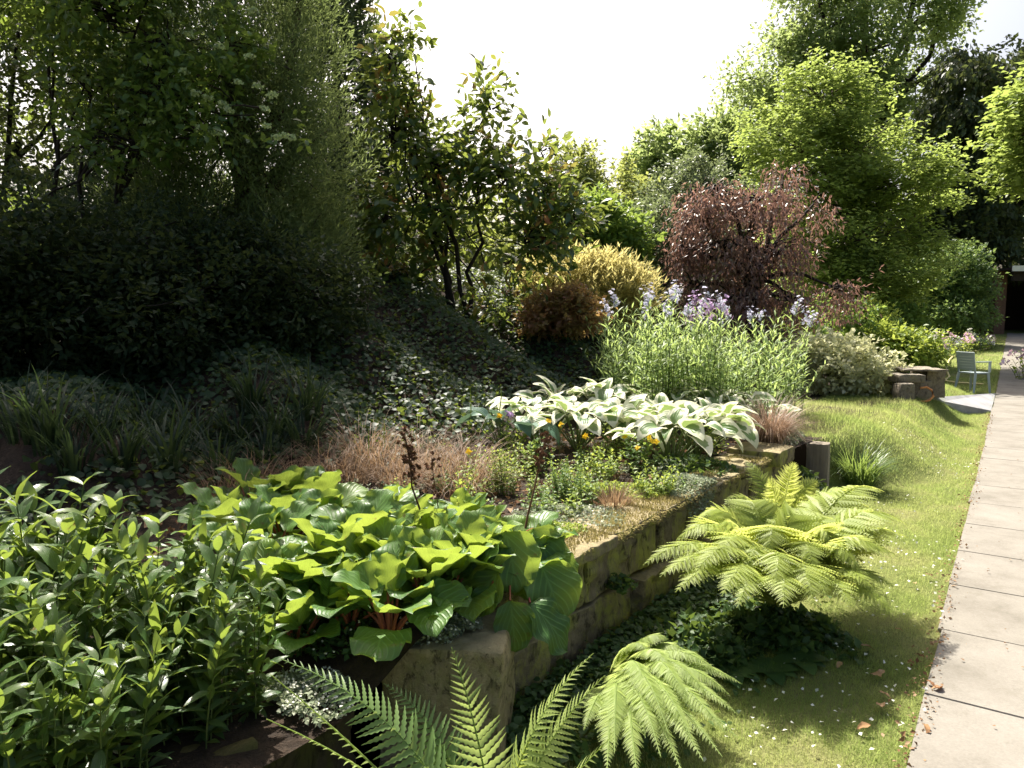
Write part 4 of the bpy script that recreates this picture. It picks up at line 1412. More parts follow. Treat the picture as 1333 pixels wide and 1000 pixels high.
p = wall3(-.16, -.22, .53)
r = thing('bergenia_plant', 'round leaved plant whose big dark leaves hang down over the wall corner', 'plant', p)
lv, stm = MB(), MB()
for q, (bx, by, tx, ty, Y, w, up_) in enumerate([(658, 692, 676, 768, 2.78, 1.0, 1.0), (704, 735, 736, 806, 2.80, 1.0, .9), (664, 782, 672, 848, 2.62, .95, .9), (690, 785, 748, 842, 2.66, .7, 2.0), (640, 765, 620, 800, 2.6, 1.0, 1.3), (694, 688, 722, 742, 2.92, .95, .9),
                                                 (650, 745, 600, 790, 2.65, 1.0, 1.5), (712, 720, 752, 742, 2.95, .8, 1.6), (640, 735, 590, 715, 2.75, .9, 1.5)]):
    a, e = at(bx, by, Y) - p, at(tx, ty, Y - (.10 if q in (0, 1, 5) else .03)) - p
    D = e - a
    ln = np.linalg.norm(D) * 1.05
    stm.tubes(curve3((0, 0, 0), a, .12, rng, 5, .02), np.linspace(.0065, .0045, 5), 5)
    lv.inst(BERG[q % 5], [a], frames([D], [np.array([.25, -1, up_])]), [[ln * w, ln, ln]], [.12 + .3 * rng.random()])
stm.build('stalks', M['stem_red'], r)
lv.build('leaves', M['bergenia'], r)

# --- variegated hostas
HOSTA = [leaf_tpl(heart_prof(w), 11, 3, bd, 1.2, fo, .02, 2, ph, 0) for w, bd, fo, ph in ((.33, 1.1, .35, 0), (.36, 1.5, .25, 1), (.30, .8, .45, 2), (.34, 1.8, .3, 3))]


def hosta(rng, nl, size):
    lv, stm = MB(), MB()
    a0 = rng.random() * 6.28
    for i in range(nl):
        az = a0 + i * 2.399 + rng.normal() * .2
        f = np.sqrt((i + .5) / nl)
        el = radians(86 - 46 * f) + rng.normal() * .1
        pl = (.24 + .12 * f) * size / .2 * (.9 + .2 * rng.random())
        h = np.array([cos(az), sin(az), 0])
        e1 = h * cos(el) * pl + np.array([0, 0, sin(el) * pl])
        stm.tubes(np.stack([h * .01, e1 * .5 + np.array([0, 0, .02]), e1]), [.006, .005, .004], 4)
        el2 = radians(62 - 62 * f) + rng.normal() * .22
        D = h * cos(el2) + np.array([0, 0, sin(el2)])
        U = -h * sin(el2) + np.array([0, 0, cos(el2)]) + rng.normal(size=3) * .25
        lv.inst(HOSTA[int(rng.integers(0, 4))], [e1], frames([D], [U]), size * (.8 + .4 * rng.random()), [rng.random()])
    return lv, stm


HS = [(700, 572), (752, 580), (805, 578), (858, 578), (905, 588), (922, 578), (730, 548), (785, 545), (840, 540), (890, 545), (935, 552), (875, 600)]
for i, (px, py) in enumerate(HS):
    p = on(px, py, .05)
    lab = 'cream edged hosta in the broad pale clump behind the small herbs'
    grp = 'cream edged hostas massed in the bed'
    if i == 11:
        lab, grp = 'cream edged hosta with cupped drooping leaves nearest the wall', None
    r = thing('hosta_plant', lab, 'plant', p, 0, grp)
    lv, stm = hosta(np.random.default_rng(400 + i), 20, .225)
    stm.build('stalks', M['stem_green'], r)
    lv.build('leaves', M['hosta'], r)
p = on(655, 585, .05)
r = thing('hosta_plant', 'blue green plain leaved hosta at the left end of the pale hostas', 'plant', p)
lv, stm = hosta(np.random.default_rng(430), 13, .21)
stm.build('stalks', M['stem_green'], r)
lv.build('leaves', M['blue_hosta'], r)
p = gpt(1000, 7.2)
r = thing('hosta_plant', 'small variegated hosta at the foot of the tall flowers, behind the brown sedge', 'plant', p)
lv, stm = hosta(np.random.default_rng(431), 12, .17)
stm.build('stalks', M['stem_green'], r)
lv.build('leaves', M['hosta'], r)

# --- tall willow leaved flowers
WIL = leaf_tpl(lance_prof(.075, .8), 4, 1, .5, 1.5, .3)
rng = np.random.default_rng(500)
tp = []
for i in range(4):
    lv, stm, tops = herb(np.random.default_rng(510 + i), 17, 1.05, .28, WIL, .12, .033, .75, t0=.1, opposite=False, lean=.9, sr=.0045, hvar=.5, topsmall=.6)
    r = thing('tall_flower', 'tall willow leaved plant with pale lilac flower heads in the stand behind the hostas', 'plant', (0, 0, 0), 0, 'tall lilac flowered plants behind the hostas')
    stm.build('stems', M['stem_green'], r)
    lv.build('leaves', M['willow'], r)
    k = [1, 3, 3, 0][i]
    if k == 0:
        r['label'] = 'tall willow leaved plant without open flowers in the stand behind the hostas'
        r['group'] = 'tall leafy plants behind the hostas'
    sel = np.argsort(-tops[:, 2])[:k]
    flower_heads(np.random.default_rng(520 + i), tops[sel] + np.array([0, 0, .02]), 18, .026, .045, .018, M['petal_violet' if i == 2 else 'petal_lilac'], r)
    tp.append(r)
spots = []
for row, (Y, a, b_) in enumerate([(7.0, 835, 975), (7.5, 815, 1000), (8.0, 805, 1010), (8.5, 800, 1015)]):
    for px in np.linspace(a, b_, 6):
        spots.append((px + rng.normal() * 8, Y + rng.normal() * .1))
for i, (px, Y) in enumerate(spots):
    p = gpt(px, Y)
    sc = (.95 + .22 * rng.random()) * (1.12 if 835 < px < 1025 else .95)
    if abs(px - 940) < 30:
        sc *= .92
    if i < 4:
        tp[i].location, tp[i].scale = p, (sc, sc, sc)
        tp[i].rotation_euler = (0, 0, rng.random() * 6)
    else:
        dup(tp[int(rng.choice(4, p=[.3, .3, .12, .28]))], p, rng.random() * 6.28, sc)


# ------------------------------------------------------------------ tufts of sedge and strap leaves
def tuft(rng, n, L, w, r, lean, bend, mat, name, k=6):
    mb = MB()
    a = rng.random(n) * 6.28
    rr = r * np.sqrt(rng.random(n))
    base = np.stack([np.sin(a) * rr, np.cos(a) * rr, 0 * a - .01], -1)
    az = a + rng.normal(size=n) * .5
    mb.blades(base, az, L * (.6 + .5 * rng.random(n)), w, lean * rng.random(n), bend * (.5 + rng.random(n)), k)
    return mb.build(name, M[mat])


rng = np.random.default_rng(600)
SED = [(455, 632), (500, 622), (545, 612), (590, 606), (520, 640), (570, 632), (610, 628), (430, 622), (380, 640), (330, 648), (475, 605), (290, 660), (600, 645)]
pr = [tuft(np.random.default_rng(610 + i), 170, .46, .0036, .12, .7, 1.9, 'sedge', 'brown_sedge') for i in range(3)]
for i, (px, py) in enumerate(SED):
    p = on(px, py)
    o = pr[i] if i < 3 else pr[i % 3].copy()
    if i >= 3:
        COL.objects.link(o)
    o.location = p
    s_ = .8 + .4 * rng.random()
    o.scale = (s_, s_, s_)
    o.rotation_euler = (0, 0, rng.random() * 6)
    tag(o, 'wispy brown sedge tuft in the band between the dark bank and the leafy plants', 'grass', 'brown sedge tufts along the back of the bed')
for px, py, n, L, mat, lab, bend in [(800, 664, 240, .22, 'sedge', 'small upright copper sedge tuft by the wall top between green herbs', .8),
                                     (1003, 580, 1000, .58, 'sedge_tan', 'large tan sedge tuft hanging over the end of the wall', 1.9),
                                     (960, 560, 300, .3, 'sedge', 'brown sedge tuft between the hostas and the large tan sedge', 1.2),
                                     (835, 590, 160, .26, 'sedge', 'thin brown sedge tuft in front of the hostas', 1.0)]:
    p = on(px, py, .02)
    o = tuft(np.random.default_rng(int(px)), n, L, .004, .07, .5, bend, mat, 'brown_sedge')
    o.location = p
    tag(o, lab, 'grass')
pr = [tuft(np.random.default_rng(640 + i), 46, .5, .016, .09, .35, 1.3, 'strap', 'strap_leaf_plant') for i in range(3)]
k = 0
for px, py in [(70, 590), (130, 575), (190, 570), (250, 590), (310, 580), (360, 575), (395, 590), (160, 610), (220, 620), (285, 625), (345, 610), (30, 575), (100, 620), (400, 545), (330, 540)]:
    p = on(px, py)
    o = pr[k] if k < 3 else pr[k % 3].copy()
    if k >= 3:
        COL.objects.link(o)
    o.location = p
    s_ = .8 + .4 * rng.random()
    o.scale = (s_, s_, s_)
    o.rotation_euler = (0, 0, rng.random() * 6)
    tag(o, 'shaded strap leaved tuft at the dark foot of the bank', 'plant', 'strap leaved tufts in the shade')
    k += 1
p = on(1118, 632)
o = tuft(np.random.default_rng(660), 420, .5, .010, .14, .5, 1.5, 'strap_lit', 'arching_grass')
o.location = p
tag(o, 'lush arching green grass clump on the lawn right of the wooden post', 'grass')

# ------------------------------------------------------------------ small herbs in the front bed
TINY = leaf_tpl(lance_prof(.2, .8), 3, 1, .5, 1.4, .25)
OVAL = leaf_tpl(lance_prof(.28, .9), 3, 1, .5, 1.4, .2)
rng = np.random.default_rng(700)
HB = [(655, 640, 'lime_shrublet', 'lime green bushy shrublet left of the rounded green one', 'herb_lime', 26, .32, .13, .035, .022),
      (738, 650, 'green_shrublet', 'rounded mid green small leaved shrublet with dark stems', 'herb_mid', 34, .27, .11, .028, .014),
      (700, 610, 'leafy_herb', 'pale leafy herb between the two shrublets', 'herb_mid', 18, .25, .12, .05, .03),
      (790, 620, 'leafy_herb', 'light green leafy herb in front of the middle hostas', 'herb_lime', 22, .22, .14, .045, .028),
      (850, 645, 'feathery_herb', 'feathery light green mound beside the wall top', 'herb_lime', 36, .22, .16, .04, .02),
      (835, 610, 'leafy_herb', 'green leafy herb with yellow flowers in front of the hostas', 'herb_mid', 22, .3, .15, .045, .028),
      (880, 640, 'feathery_herb', 'low feathery green mound right of the copper sedge', 'herb_mid', 26, .14, .12, .035, .018),
      (670, 600, 'leafy_herb', 'leafy herb with a violet flower head left of the hostas', 'herb_lime', 16, .34, .12, .045, .03),
      (610, 660, 'leafy_herb', 'wispy green herb among the brown sedge behind the round leaves', 'herb_lime', 12, .26, .12, .035, .035),
      (760, 640, 'leafy_herb', 'small fresh green herb between the rounded shrublet and copper sedge', 'herb_lime', 16, .18, .1, .035, .022)]
for px, py, nm, lab, mat, nst, h, sp, ls, spc in HB:
    p = on(px, py, .02)
    r = thing(nm, lab, 'plant', p)
    lv, stm, tops = herb(rng, nst, h, sp, OVAL if 'leafy' in nm else TINY, ls, spc, .7, t0=.15, opposite=True, sr=.0022, hvar=.5, topsmall=.7)
    stm.build('stems', M['stem_green'], r)
    lv.build('leaves', M[mat], r)
    if 'yellow' in lab:
        flower_heads(rng, tops[:5] + np.array([0, 0, .03]), 2, .001, .001, .026, M['petal_yellow'], r)
    if 'violet' in lab:
        flower_heads(rng, tops[:2] + np.array([0, 0, .06]), 24, .018, .012, .012, M['petal_violet'], r)
fill = []
for i, (mt, nst, h, ls) in enumerate([('herb_lime', 16, .2, .034), ('herb_mid', 18, .17, .03), ('herb_grey', 20, .12, .026)]):
    lv, stm, tops = herb(np.random.default_rng(720 + i), nst, h, .12, OVAL, ls, .02, .6, t0=.1, opposite=True, sr=.002, hvar=.6)
    r = thing('small_herb', 'small leafy herb filling the soil between the sedges and the wall', 'plant', (0, 0, 0), 0, 'small herbs filling the bed')
    stm.build('stems', M['stem_green'], r)
    lv.build('leaves', M[mt], r)
    fill.append(r)
k = 0
for a in np.linspace(.1, 3.0, 9):
    for d_ in (-.46, -.7, -.94, -1.18, -1.42):
        x, y = xy(d_ + rng.normal() * .07, a + rng.normal() * .1)
        p = (float(x), float(y), float(zt(x, y)))
        sc = .7 + .6 * rng.random()
        if k < 3:
            fill[k].location, fill[k].scale = p, (sc,) * 3
        else:
            dup(fill[int(rng.integers(0, 3))], p, rng.random() * 6, sc)
        k += 1
# slender yellow poppies
for i, (px, py, top) in enumerate([(648, 620, 541), (728, 610, 553), (852, 640, 575), (760, 632, 568), (608, 632, 588), (712, 600, 548)]):
    p = on(px, py, .02)
    r = thing('yellow_poppy', 'slender stem with a single yellow flower rising among the bed plants', 'flower', p, 0, 'single yellow flowers in the bed')
    tpnt = at(px + 2, top, p[1]) - p
    mb = MB()
    mb.tubes(curve3((0, 0, 0), tpnt, 0, rng, 5, .04), [.002] * 5, 4)
    mb.build('stem', M['stem_green'], r)
    flower_heads(rng, [tpnt], 2, .001, .001, .026, M['petal_yellow'], r)
# thin seed spikes against the dark bank
for px, py, top in [(612, 600, 505), (652, 600, 500), (500, 610, 545), (480, 620, 560)]:
    p = on(px, py)
    r = thing('seed_spike', 'thin green seed spike standing against the dark bank', 'plant', p, 0, 'thin seed spikes')
    tpnt = at(px, top, p[1]) - p
    mb = MB()
    pts = curve3((0, 0, 0), tpnt, 0, rng, 7, .03)
    mb.tubes(pts, [.0016, .0016, .0016, .0016, .004, .004, .0012], 5)
    mb.build('stem', M['herb_lime' if 'herb_lime' in M else 'stem_green'], r)


# mats of creeping plants on the stones
def mat_plant(name, lab, c, rx, ry, h, n, size, mat, seed, fl=None, droop=None):
    rng = np.random.default_rng(seed)
    r = thing(name, lab, 'plant', c)
    a = rng.random(n) * 6.28
    q = np.sqrt(rng.random(n)) * (.45 + 1.0 * vnoise(np.stack([np.cos(a) * 1.5 + seed, np.sin(a) * 1.5, 0 * a], -1), seed))
    P = np.stack([np.cos(a) * q * rx, np.sin(a) * q * ry, h * np.clip(1 - q ** 2, 0, 1) * rng.random(n) ** .5 + .004], -1)
    P[:, 2] += .02 * (vnoise(P * 30, 3) - .3)
    if droop is not None:
        e = np.maximum((P[:, :2] @ droop[0]) - droop[1], 0)
        P[:, 2] -= e * 1.6
        P[:, :2] -= e[:, None] * .55 * droop[0]
    mb = MB()
    mb.inst(D_BROAD, P, frames(rand_dirs(rng, n) * [1, 1, .6] + [0, 0, .15], np.array([0, 0, 1.]) + rng.normal(size=(n, 3)) * .6), size * (.6 + .8 * rng.random(n)))
    mb.build('leaves', M[mat], r)
    if fl:
        fm = MB()
        fp = P[rng.choice(n, fl)] + np.array([0, 0, .014])
        for q in range(2):
            fm.inst(diamond(1.0, .1, .05), fp, frames(rand_dirs(rng, fl), np.array([0, 0, 1.]) + rng.normal(size=(fl, 3)) * .4), .009)
        tag(fm.build('flowers', M['petal_white'], r), kind='stuff')
    return r


pl = np.array(pier.location)
mat_plant('creeping_mat', 'white flowered creeping mat covering the pier top', (pl[0] - .03, pl[1] + .10, .475), .19, .15, .04, 3200, .014, 'herb_grey', 71, 220, (np.array([0, -1.]), .1))
mat_plant('creeping_mat', 'white flowered creeping mat on the low edging left of the pier', wall3(-.17, -1.28, .395), .15, .15, .03, 1900, .015, 'herb_grey', 72, 200)
mat_plant('creeping_mat', 'dark green creeping mat behind the pier below the round leaves', wall3(-.36, -.98, .46), .22, .2, .06, 1500, .022, 'cover', 73, 60)
mat_plant('creeping_mat', 'grey green thyme mat hanging over the wall coping near its far end', wall3(-.1, 1.55, .54), .2, .25, .05, 3000, .018, 'herb_grey', 74, None, (ND, .1))
mat_plant('creeping_mat', 'pale creeping mat behind the coping in front of the copper sedge', wall3(-.36, .55, .53), .28, .2, .03, 2000, .016, 'herb_grey', 75, 60)
mat_plant('creeping_mat', 'pale green mat on the coping beside the drooping round leaves', wall3(-.25, .25, .54), .15, .13, .02, 900, .014, 'herb_lime', 76)
mat_plant('creeping_mat', 'tan mossy mat between the green mat and the copper sedge', wall3(-.5, .05, .53), .25, .22, .03, 2000, .014, 'moss', 81)
mat_plant('creeping_mat', 'pale sedum mat behind the coping beside the feathery mounds', wall3(-.4, 1.15, .53), .3, .2, .05, 2200, .018, 'herb_lime', 82)
mat_plant('creeping_mat', 'dark leafy mat in the shadow below the hostas by the wall', wall3(-.35, 2.1, .53), .3, .2, .08, 1100, .035, 'cover', 77)
mat_plant('trailing_plant', 'dark trailing plant at the foot of the wooden post', (p0 := wall3(.05, 3.3, .1))[:3], .3, .35, .28, 2200, .045, 'cover', 78)
mat_plant('trailing_plant', 'grey flowered plant spilling over the wall end beside the post', wall3(-.2, 3.7, .5), .22, .2, .2, 1400, .025, 'herb_grey', 79, 60)
mat_plant('trailing_plant', 'small green plant growing out of a crack in the wall face', wall3(.03, .42, .27), .07, .07, .06, 160, .03, 'cover', 80)

# leafy cover in the shade at the wall foot
rng = np.random.default_rng(90)
n = 9000
tt, ss = rng.uniform(-1.6, 2.6, n), np.abs(rng.normal(size=n)) * .24 + .02
kp = (ss < .75)
x, y = xy(ss[kp], tt[kp])
n = len(x)
z = zt(x, y) + .02 + .07 * rng.random(n) * (1 - smooth(ss[kp], .1, .7))
mb = MB()
mb.inst(hexleaf(.8, .1, .2), np.stack([x, y, z], -1), frames(np.stack([rng.normal(size=n), rng.normal(size=n), rng.normal(size=n) * .3], -1), np.array([.2, -.1, 1.]) + rng.normal(size=(n, 3)) * .45), .018 + .028 * rng.random(n))
tag(mb.build('shade_cover', M['cover']), kind='stuff')
for px, py, lab in [(48, 975, 'small lobed seedling on the dark soil at the bottom left corner'), (15, 880, 'pale seedling at the left edge among the dark stems')]:
    p = on(px, py)
    lv, stm, tops = herb(np.random.default_rng(px), 5, .05, .05, OVAL, .045, .02, .3, opposite=True, sr=.0018)
    r = thing('seedling', lab, 'plant', p)
    stm.build('stems', M['stem_green'], r)
    lv.build('leaves', M['herb_mid'], r)
PLANT = leaf_tpl(lance_prof(.3, .9), 7, 2, .9, 1.3, .1)
for px, py in [(1000, 878), (945, 880), (1040, 865)]:
    p = on(px, py)
    r = thing('broad_leaf_weed', 'low broad leaved weed in the shadow under the big fern', 'plant', p, 0, 'broad leaved weeds under the fern')
    mb = MB()
    n = 7
    a = np.arange(n) * 2.4
    D = np.stack([np.cos(a), np.sin(a), .45 + 0 * a], -1)
    mb.inst(PLANT, np.zeros((n, 3)) + [0, 0, .01], frames(D, np.array([0, 0, 1.]) - D * .3), .12 + .05 * rng.random(n))
    mb.build('leaves', M['cover'], r)


mat_plant('shadow_fill_leaves', 'added dark leaves standing in for the shadow under the big fern', np.array([1.3, 3.55, .0]), .36, .26, .12, 1300, .05, 'cover', 83)  # dark leaves added to fill in the shadow beneath the fern
mat_plant('shadow_fill_leaves', 'added dark leaves standing in for the shadow at the wall foot left of the big fern', np.array([.85, 3.4, .0]), .33, .26, .12, 1300, .045, 'cover', 84)  # second added clump, darkens the fern's shadow toward the wall

# ------------------------------------------------------------------ ferns
def pinna_simple(n=12):
    t = np.linspace(0, 1, n + 1)
    w = .085 * (1 - t ** 1.8) * (1 + .28 * np.where(np.arange(n + 1) % 2, 1, -1) * (t > .03)) + .003
    v, f, a = leaf_tpl(lambda q: w, n, 1, .35, 1.3, .25)
    v[:, 0] *= 1
    v[:, 1] += 0
    v[:, 0] += 0
    return v, f, a


def pinna_lacy(n=11):
    vs, fs, as_ = [], [], []
    base = diamond(.5, .1, .12)
    k = 0
    for i in range(n):
        t = (i + .4) / n
        ln = .25 * (1 - t ** 1.5) + .035
        for sg in (-1, 1):
            d = np.array([sg * .86, .5, -.04])
            R = frames(d[None], np.array([[0, 0, 1.]]))[0]
            v = (base[0] * ln) @ R.T + np.array([0, t, -.12 * t * t])
            vs.append(v)
            fs.append(base[1] + k)
            as_.append(np.stack([base[0][:, 0], np.full(4, t), np.zeros(4)], -1))
            k += 4
    vs.append(np.array([[0, .9, -.1], [.03, .94, -.11], [0, 1.03, -.13], [-.03, .94, -.11]]))
    fs.append(base[1] + k)
    as_.append(np.zeros((4, 3)) + [0, 1, 0])
    return np.concatenate(vs), np.concatenate(fs), np.concatenate(as_)


PINS, PINL = pinna_simple(), pinna_lacy()


def frond(root, P0_, P1_, P2_, nh, mat, pairs=26, maxlen=.08, tpl=PINS, t0=.1, rng=RNG, droop=.1, sweep=.35, peak=.4, tilt=0.1):
    """quadratic curve of the stalk; leaflets on both sides, longest at `peak`"""
    P0_, P1_, P2_, nh = (np.asarray(q, float) for q in (P0_, P1_, P2_, nh))

    def B(t):
        t = np.asarray(t)[:, None]
        return (1 - t) ** 2 * P0_ + 2 * t * (1 - t) * P1_ + t * t * P2_

    def dB(t):
        t = np.asarray(t)[:, None]
        return norm(2 * (1 - t) * (P1_ - P0_) + 2 * t * (P2_ - P1_))
    t = t0 + (1 - t0) * np.linspace(0, 1, pairs) ** .92
    C, T = B(t), dB(t)
    Bi = norm(np.cross(T, np.repeat(nh[None], pairs, 0)))
    Nn = np.cross(Bi, T)
    prof = np.where(t < peak, .45 + .55 * smooth((t - t0) / (peak - t0), 0, 1), np.clip((1 - t) / (1 - peak), 0, 1) ** .85 + .04)
    mb = MB()
    for sg in (-1, 1):
        ph = sweep + .5 * t ** 2 + rng.normal(size=pairs) * .05
        D = norm(Bi * sg * np.cos(ph)[:, None] + T * np.sin(ph)[:, None] + Nn * (-droop + rng.normal(size=(pairs, 1)) * .07))
        U = norm(Nn + Bi * sg * tilt + rng.normal(size=(pairs, 3)) * .12)
        ln = maxlen * prof * (.93 + .14 * rng.random(pairs))
        mb.inst(tpl, C, frames(D, U), ln, np.clip(.3 + .4 * rng.random(pairs), 0, 1))
    tt_ = np.linspace(0, 1, 10)
    mb.tubes(B(tt_), np.linspace(.0035, .0008, 10) * max(1, np.linalg.norm(P2_ - P0_) / .6), 5, rnd=[.1])
    o = mb.build('frond', M[mat], root)
    return o


rng = np.random.default_rng(800)
# sword fern at the very front
fb = np.array([-.05, 1.93, 0.0])
fern = thing('sword_fern', 'fern with long ladder like fronds standing before the stone pier at the front', 'fern', fb)
for (px, py, Y), ctrl, nh, ml, mat, prs in [
    ((588, 843, 2.02), (-.02, .0, .42), (.1, -1, .35), .105, 'fern_dark', 27),
    ((366, 858, 1.98), (-.16, -.02, .52), (.45, -.55, .75), .12, 'fern_dark', 34),
    ((352, 878, 1.85), (-.30, -.08, .42), (.2, .2, 1), .05, 'fern_pale', 34),
    ((347, 936, 1.72), (-.22, -.12, .40), (.1, .3, 1), .06, 'fern_pale', 32),
    ((772, 851, 1.98), (.02, -.02, .46), (-.55, -.2, .75), .10, 'fern_pale', 34),
    ((787, 880, 1.86), (.07, -.05, .42), (-.35, -.4, .8), .10, 'fern_pale', 34),
    ((793, 962, 1.72), (.10, -.10, .28), (-.2, -.3, .9), .09, 'fern_pale', 28),
    ((690, 960, 1.75), (.02, -.08, .30), (0, -.7, .7), .06, 'herb_lime', 22),
    ((500, 890, 2.12), (-.10, .10, .42), (.3, -.7, .6), .10, 'fern_dark', 28),
    ((540, 985, 1.65), (-.02, -.12, .30), (.1, -.6, .8), .08, 'fern_dark', 26),
]:
    tip = at(px, py, Y) - fb
    frond(fern, (rng.normal() * .02, rng.normal() * .02, 0), ctrl, tip, nh, mat, prs, ml, PINS, rng=rng)

# the big sunlit fern on the lawn
fb = np.array([1.38, 3.72, 0.0])
fern = thing('lady_fern', 'large spreading sunlit yellow green fern on the lawn beside the wall', 'fern', fb)
for (px, py, Y), lift in [((838, 735, 3.35), .25), ((880, 705, 3.6), .3), ((900, 680, 3.9), .3), ((1182, 684, 3.75), .28), ((1165, 800, 3.15), .22), ((1150, 640, 4.2), .25), ((1105, 655, 4.4), .3), ((1120, 745, 3.3), .3), ((1060, 790, 2.95), .3),
                          ((960, 790, 2.95), .22), ((880, 770, 3.1), .2), ((1000, 690, 4.1), .3), ((1170, 725, 3.5), .2), ((1182, 700, 3.8), .22), ((1150, 720, 3.4), .2), ((1130, 660, 4.2), .24), ((1165, 765, 3.3), .16), ((1010, 760, 3.05), .25), ((930, 728, 3.3), .26), ((1090, 715, 3.5), .28), ((960, 660, 4.2), .26),
                          ((1040, 695, 3.8), .32), ((1135, 765, 3.2), .18), ((905, 745, 3.15), .24), ((860, 750, 3.2), .2), ((1000, 720, 3.3), .3), ((1060, 740, 3.2), .26), ((970, 745, 3.2), .28), ((1100, 690, 3.9), .28),
                          ((1140, 700, 3.7), .24), ((915, 700, 3.7), .28), ((1075, 775, 3.0), .2), ((1020, 790, 2.9), .2), ((1110, 790, 3.0), .18), ((940, 775, 3.0), .22)]:
    tip = at(px, py, Y) - fb
    tip[2] = max(tip[2], .12)
    c = tip * np.array([.45, .45, 0]) + np.array([0, 0, max(tip[2], .3) + lift])
    frond(fern, (rng.normal() * .03, rng.normal() * .03, 0), c, tip, (0, 0, 1), 'fern', 30, .22, PINL, rng=rng, t0=.14, droop=.12)
fb = np.array([1.72, 4.62, 0.0])
fern = thing('lady_fern', 'upright fern close behind the large spreading fern', 'fern', fb)
for (px, py, Y), lift, nh in [((1034, 602, 4.6), .15, (-.1, -1, .5)), ((1000, 622, 4.5), .15, (.4, -1, .5)), ((1064, 626, 4.6), .2, (-.5, -1, .5)), ((1112, 640, 4.4), .25, (-.2, -.3, 1)), ((945, 650, 4.3), .25, (.2, -.3, 1)), ((1085, 672, 4.2), .25, (0, 0, 1)), ((985, 680, 4.2), .25, (0, 0, 1)), ((970, 600, 4.9), .2, (.3, -1, .4))]:
    tip = at(px, py, Y) - fb
    c = tip * np.array([.35, .35, 0]) + np.array([0, 0, tip[2] * .6 + lift])
    frond(fern, (rng.normal() * .03, rng.normal() * .03, 0), c, tip, nh, 'fern', 17, .135, PINL, rng=rng, t0=.2)
fb = on(800, 900)
fern = thing('lacy_fern', 'lacy pale fern with drooping fronds below the wall at the bottom centre', 'fern', fb)
for (px, py, Y), lift in [((960, 930, 2.45), .3), ((940, 985, 2.2), .28), ((965, 890, 2.65), .3), ((920, 860, 2.8), .3), ((870, 832, 2.9), .28), ((890, 1010, 2.05), .26), ((830, 1015, 1.95), .24), ((945, 955, 2.3), .38), ((925, 910, 2.5), .42), ((900, 960, 2.2), .4),
                          ((885, 890, 2.55), .45), ((860, 985, 2.05), .34), ((840, 845, 2.8), .26), ((790, 1005, 1.95), .2), ((760, 950, 2.2), .16), ((915, 990, 2.1), .3), ((960, 960, 2.35), .24), ((895, 850, 2.85), .3), ((935, 875, 2.7), .36), ((840, 960, 2.2), .36), ((905, 930, 2.35), .48), ((850, 930, 2.3), .46), ((800, 980, 2.05), .3), ((950, 905, 2.6), .36), ((870, 955, 2.15), .42)]:
    tip = at(px, py, Y) - fb
    tip[2] = max(tip[2], .06)
    c = tip * np.array([.45, .45, 0]) + np.array([0, 0, max(tip[2], .10) * .6 + lift * .62])
    frond(fern, (rng.normal() * .04, rng.normal() * .04, 0), c, tip, (0, 0, 1), 'fern_pale', 40, .082 + .03 * rng.random(), PINL, rng=rng, t0=.2, droop=.2 + .2 * rng.random())

# ------------------------------------------------------------------ far end: chair, planter, hoses, house, flower bed
p = on(1265, 511)
chair = thing('garden_chair', 'grey green plastic garden chair with slatted back on the far lawn', 'chair', p, radians(-72))
chair.scale = (.8, .78, .94)
# local: front is +Y, back is toward the viewer (-Y)
mb = MB()
mb.box((0, .02, .42), (.23, .23, .012))
mb.box((0, .25, .405), (.23, .012, .025))
mb.build('seat', M['plastic'], chair, False)
mb = MB()
lean = .22
Rb = np.array([[1, 0, 0], [0, cos(lean), -sin(lean)], [0, sin(lean), cos(lean)]])


def bk(x, h):
    return np.array([x, -.20 - h * sin(lean), .42 + h * cos(lean)])


for i in range(6):
    mb.box(bk(0, .09 + i * .058), (.215, .007, .0265), Rb)
for sx in (-1, 1):
    mb.box(bk(sx * .228, .2), (.017, .014, .21), Rb)
mb.box(bk(0, .425), (.245, .012, .022), Rb)
mb.build('backrest', M['plastic'], chair, False)
for sx in (-1, 1):
    mb = MB()
    mb.box((sx * .26, .02, .655), (.028, .235, .012))
    mb.box((sx * .262, .225, .54), (.022, .022, .105))
    mb.build('armrest', M['plastic'], chair, False)
    for sy in (-1, 1):
        mb = MB()
        a = np.array([sx * .225, .02 + sy * .21, .43])
        e = np.array([sx * .27, .02 + sy * (.25 if sy > 0 else .29), 0])
        mb.tubes(np.stack([a, (a + e) / 2, e]), [.042, .036, .028], 4)
        mb.build('leg', M['plastic'], chair, False)

p = on(1185, 522)
pln = thing('stone_planter', 'low stone planter of stacked blocks at the end of the grass bank', 'planter', p)
mb = MB()
rg = np.random.default_rng(41)
RB = np.eye(3)
for px, py, Y, hf in [(1176, 512, p[1] + .1, (.11, .12, .15)), (1186, 508, p[1] + .45, (.24, .16, .15)), (1207, 498, p[1] + .75, (.15, .25, .22)), (1180, 492, p[1] + .3, (.2, .18, .06))]:
    c = at(px, py, Y) - p
    rough_block(mb, c, hf, RB, rg, 8, .012, .03)
mb.build('blocks', M['planter_stone'], pln)
mb = MB()
c = at(1190, 480, p[1] + .6) - p
rough_block(mb, c, (.33, .34, .018), RB, rg, 9, .012, .012)
mb.build('rim', M['planter_stone'], pln)

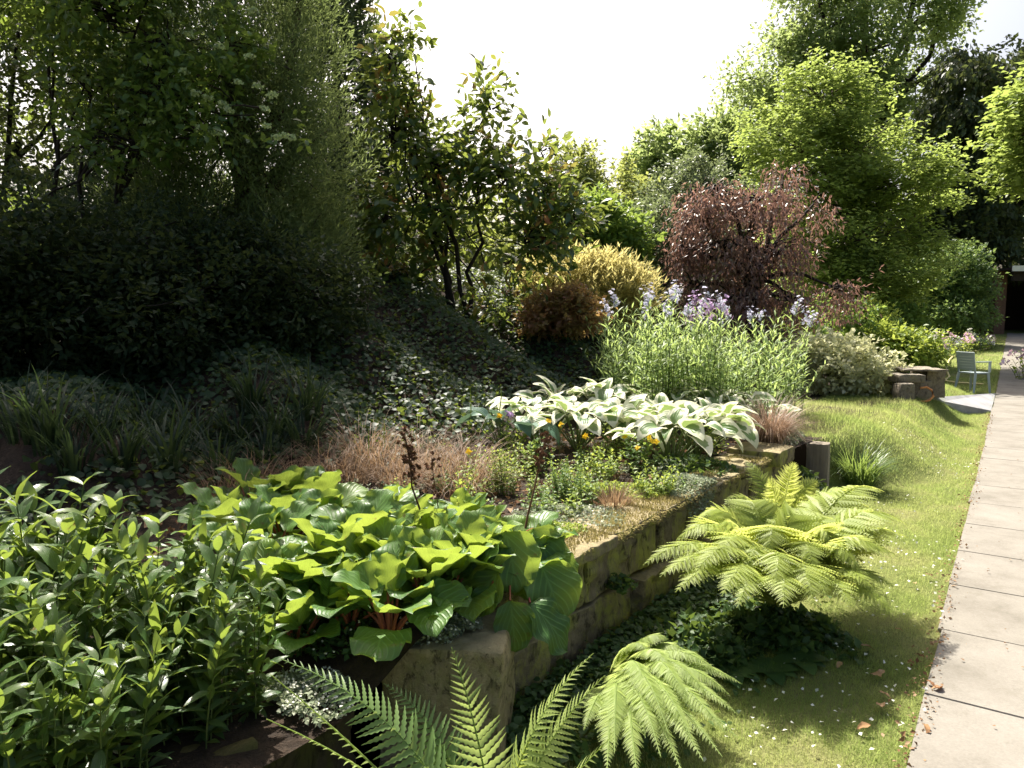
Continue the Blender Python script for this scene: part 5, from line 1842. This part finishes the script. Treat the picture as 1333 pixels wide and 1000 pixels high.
p = on(1206, 524)
pts = np.array([at(a, b_, p[1] - .1) for a, b_ in ((1186, 519), (1193, 522), (1202, 523), (1210, 521), (1215, 516), (1213, 508), (1206, 504), (1198, 505))])
mb = MB()
mb.tubes(pts - p, [.016] * 8, 6)
o = mb.build('garden_hose', M['orange_hose'])
o.location = p
tag(o, 'short loop of orange hose beside the stone planter', 'hose')
q = [on(a, b_) for a, b_ in ((1230, 497), (1236, 492), (1231, 481), (1236, 470), (1240, 466), (1262, 460), (1290, 454))]
q2 = [on(a, b_) for a, b_ in ((1228, 497), (1245, 500), (1280, 502))]
p = q[0]
mb = MB()
mb.tubes(np.array(q) - p + [0, 0, .03], [.022] * len(q), 5)
mb.tubes(np.array(q2) - p + [0, 0, .03], [.018] * len(q2), 5)
o = mb.build('garden_hose', M['yellow_hose'])
o.location = p
tag(o, 'pale yellow hose snaking across the far lawn behind the chair', 'hose')

# house with a deep dark porch
hb = np.array([(1300 - CX) / F_PX * 31.0, 31.0, 0])
hb[2] = float(zt(hb[0], hb[1])) - .02
house = thing('house', 'low house with white edged flat roof and dark porch at the path end', 'house', hb, 0)


def hbox(name, c, hf, mat):
    m_ = MB()
    m_.box(c, hf)
    return m_.build(name, M[mat], house, False)


hbox('roof', (4.0, 1.4, 2.72), (4.3, 2.4, .04), 'dark_wall')
hbox('fascia', (4.0, -1.02, 2.72), (4.32, .02, .11), 'white_paint')
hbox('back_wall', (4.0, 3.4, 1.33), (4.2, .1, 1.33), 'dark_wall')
hbox('pier', (-.1, .2, 1.33), (.22, .3, 1.33), 'brick')
hbox('side_wall', (-.1, 1.9, 1.33), (.12, 1.4, 1.33), 'brick')
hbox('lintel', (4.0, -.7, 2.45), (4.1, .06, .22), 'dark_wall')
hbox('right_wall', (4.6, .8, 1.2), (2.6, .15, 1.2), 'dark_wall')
hbox('door', (1.0, 3.27, 1.02), (.42, .02, 1.0), 'brick')

# far flower bed and the flowers at the right edge
rng = np.random.default_rng(900)
fl_p = []
for i, (mt, pm) in enumerate([('herb_lime', 'petal_pink'), ('herb_mid', 'petal_white'), ('bg_green', 'petal_lilac')]):
    lv, stm, tops = herb(np.random.default_rng(910 + i), 22, .6, .4, OVAL, .12, .06, .7, opposite=False, sr=.006, hvar=.6)
    r = thing('border_flower', 'border plant with pale flowers in the bed before the house shrub', 'plant', (0, 0, 0), 0, 'flowers of the far border')
    stm.build('stems', M['stem_green'], r)
    lv.build('leaves', M[mt], r)
    flower_heads(rng, tops[:6], 10, .05, .05, .04, M[pm], r)
    fl_p.append(r)
k = 0
for px, Y in [(1150, 21), (1165, 21.5), (1180, 21), (1195, 22), (1208, 22), (1218, 22.6), (1228, 22), (1238, 23), (1248, 22.4), (1258, 23), (1268, 23.4), (1278, 23.6), (1288, 24), (1172, 19), (1155, 18.5)]:
    p = gpt(px, Y)
    s_ = .8 + .5 * rng.random()
    if k < 3:
        fl_p[k].location, fl_p[k].scale = p, (s_,) * 3
    else:
        dup(fl_p[k % 3], p, rng.random() * 6, s_)
    k += 1
for px, Y, lab in [(1338, 16.5, 'pink flowered plant leaning over the path at the right edge'), (1343, 18.5, 'pale flowered plant at the right edge nearer the house')]:
    dup(fl_p[0], gpt(px + 6, Y), 1.0, 1.1, lab, '')
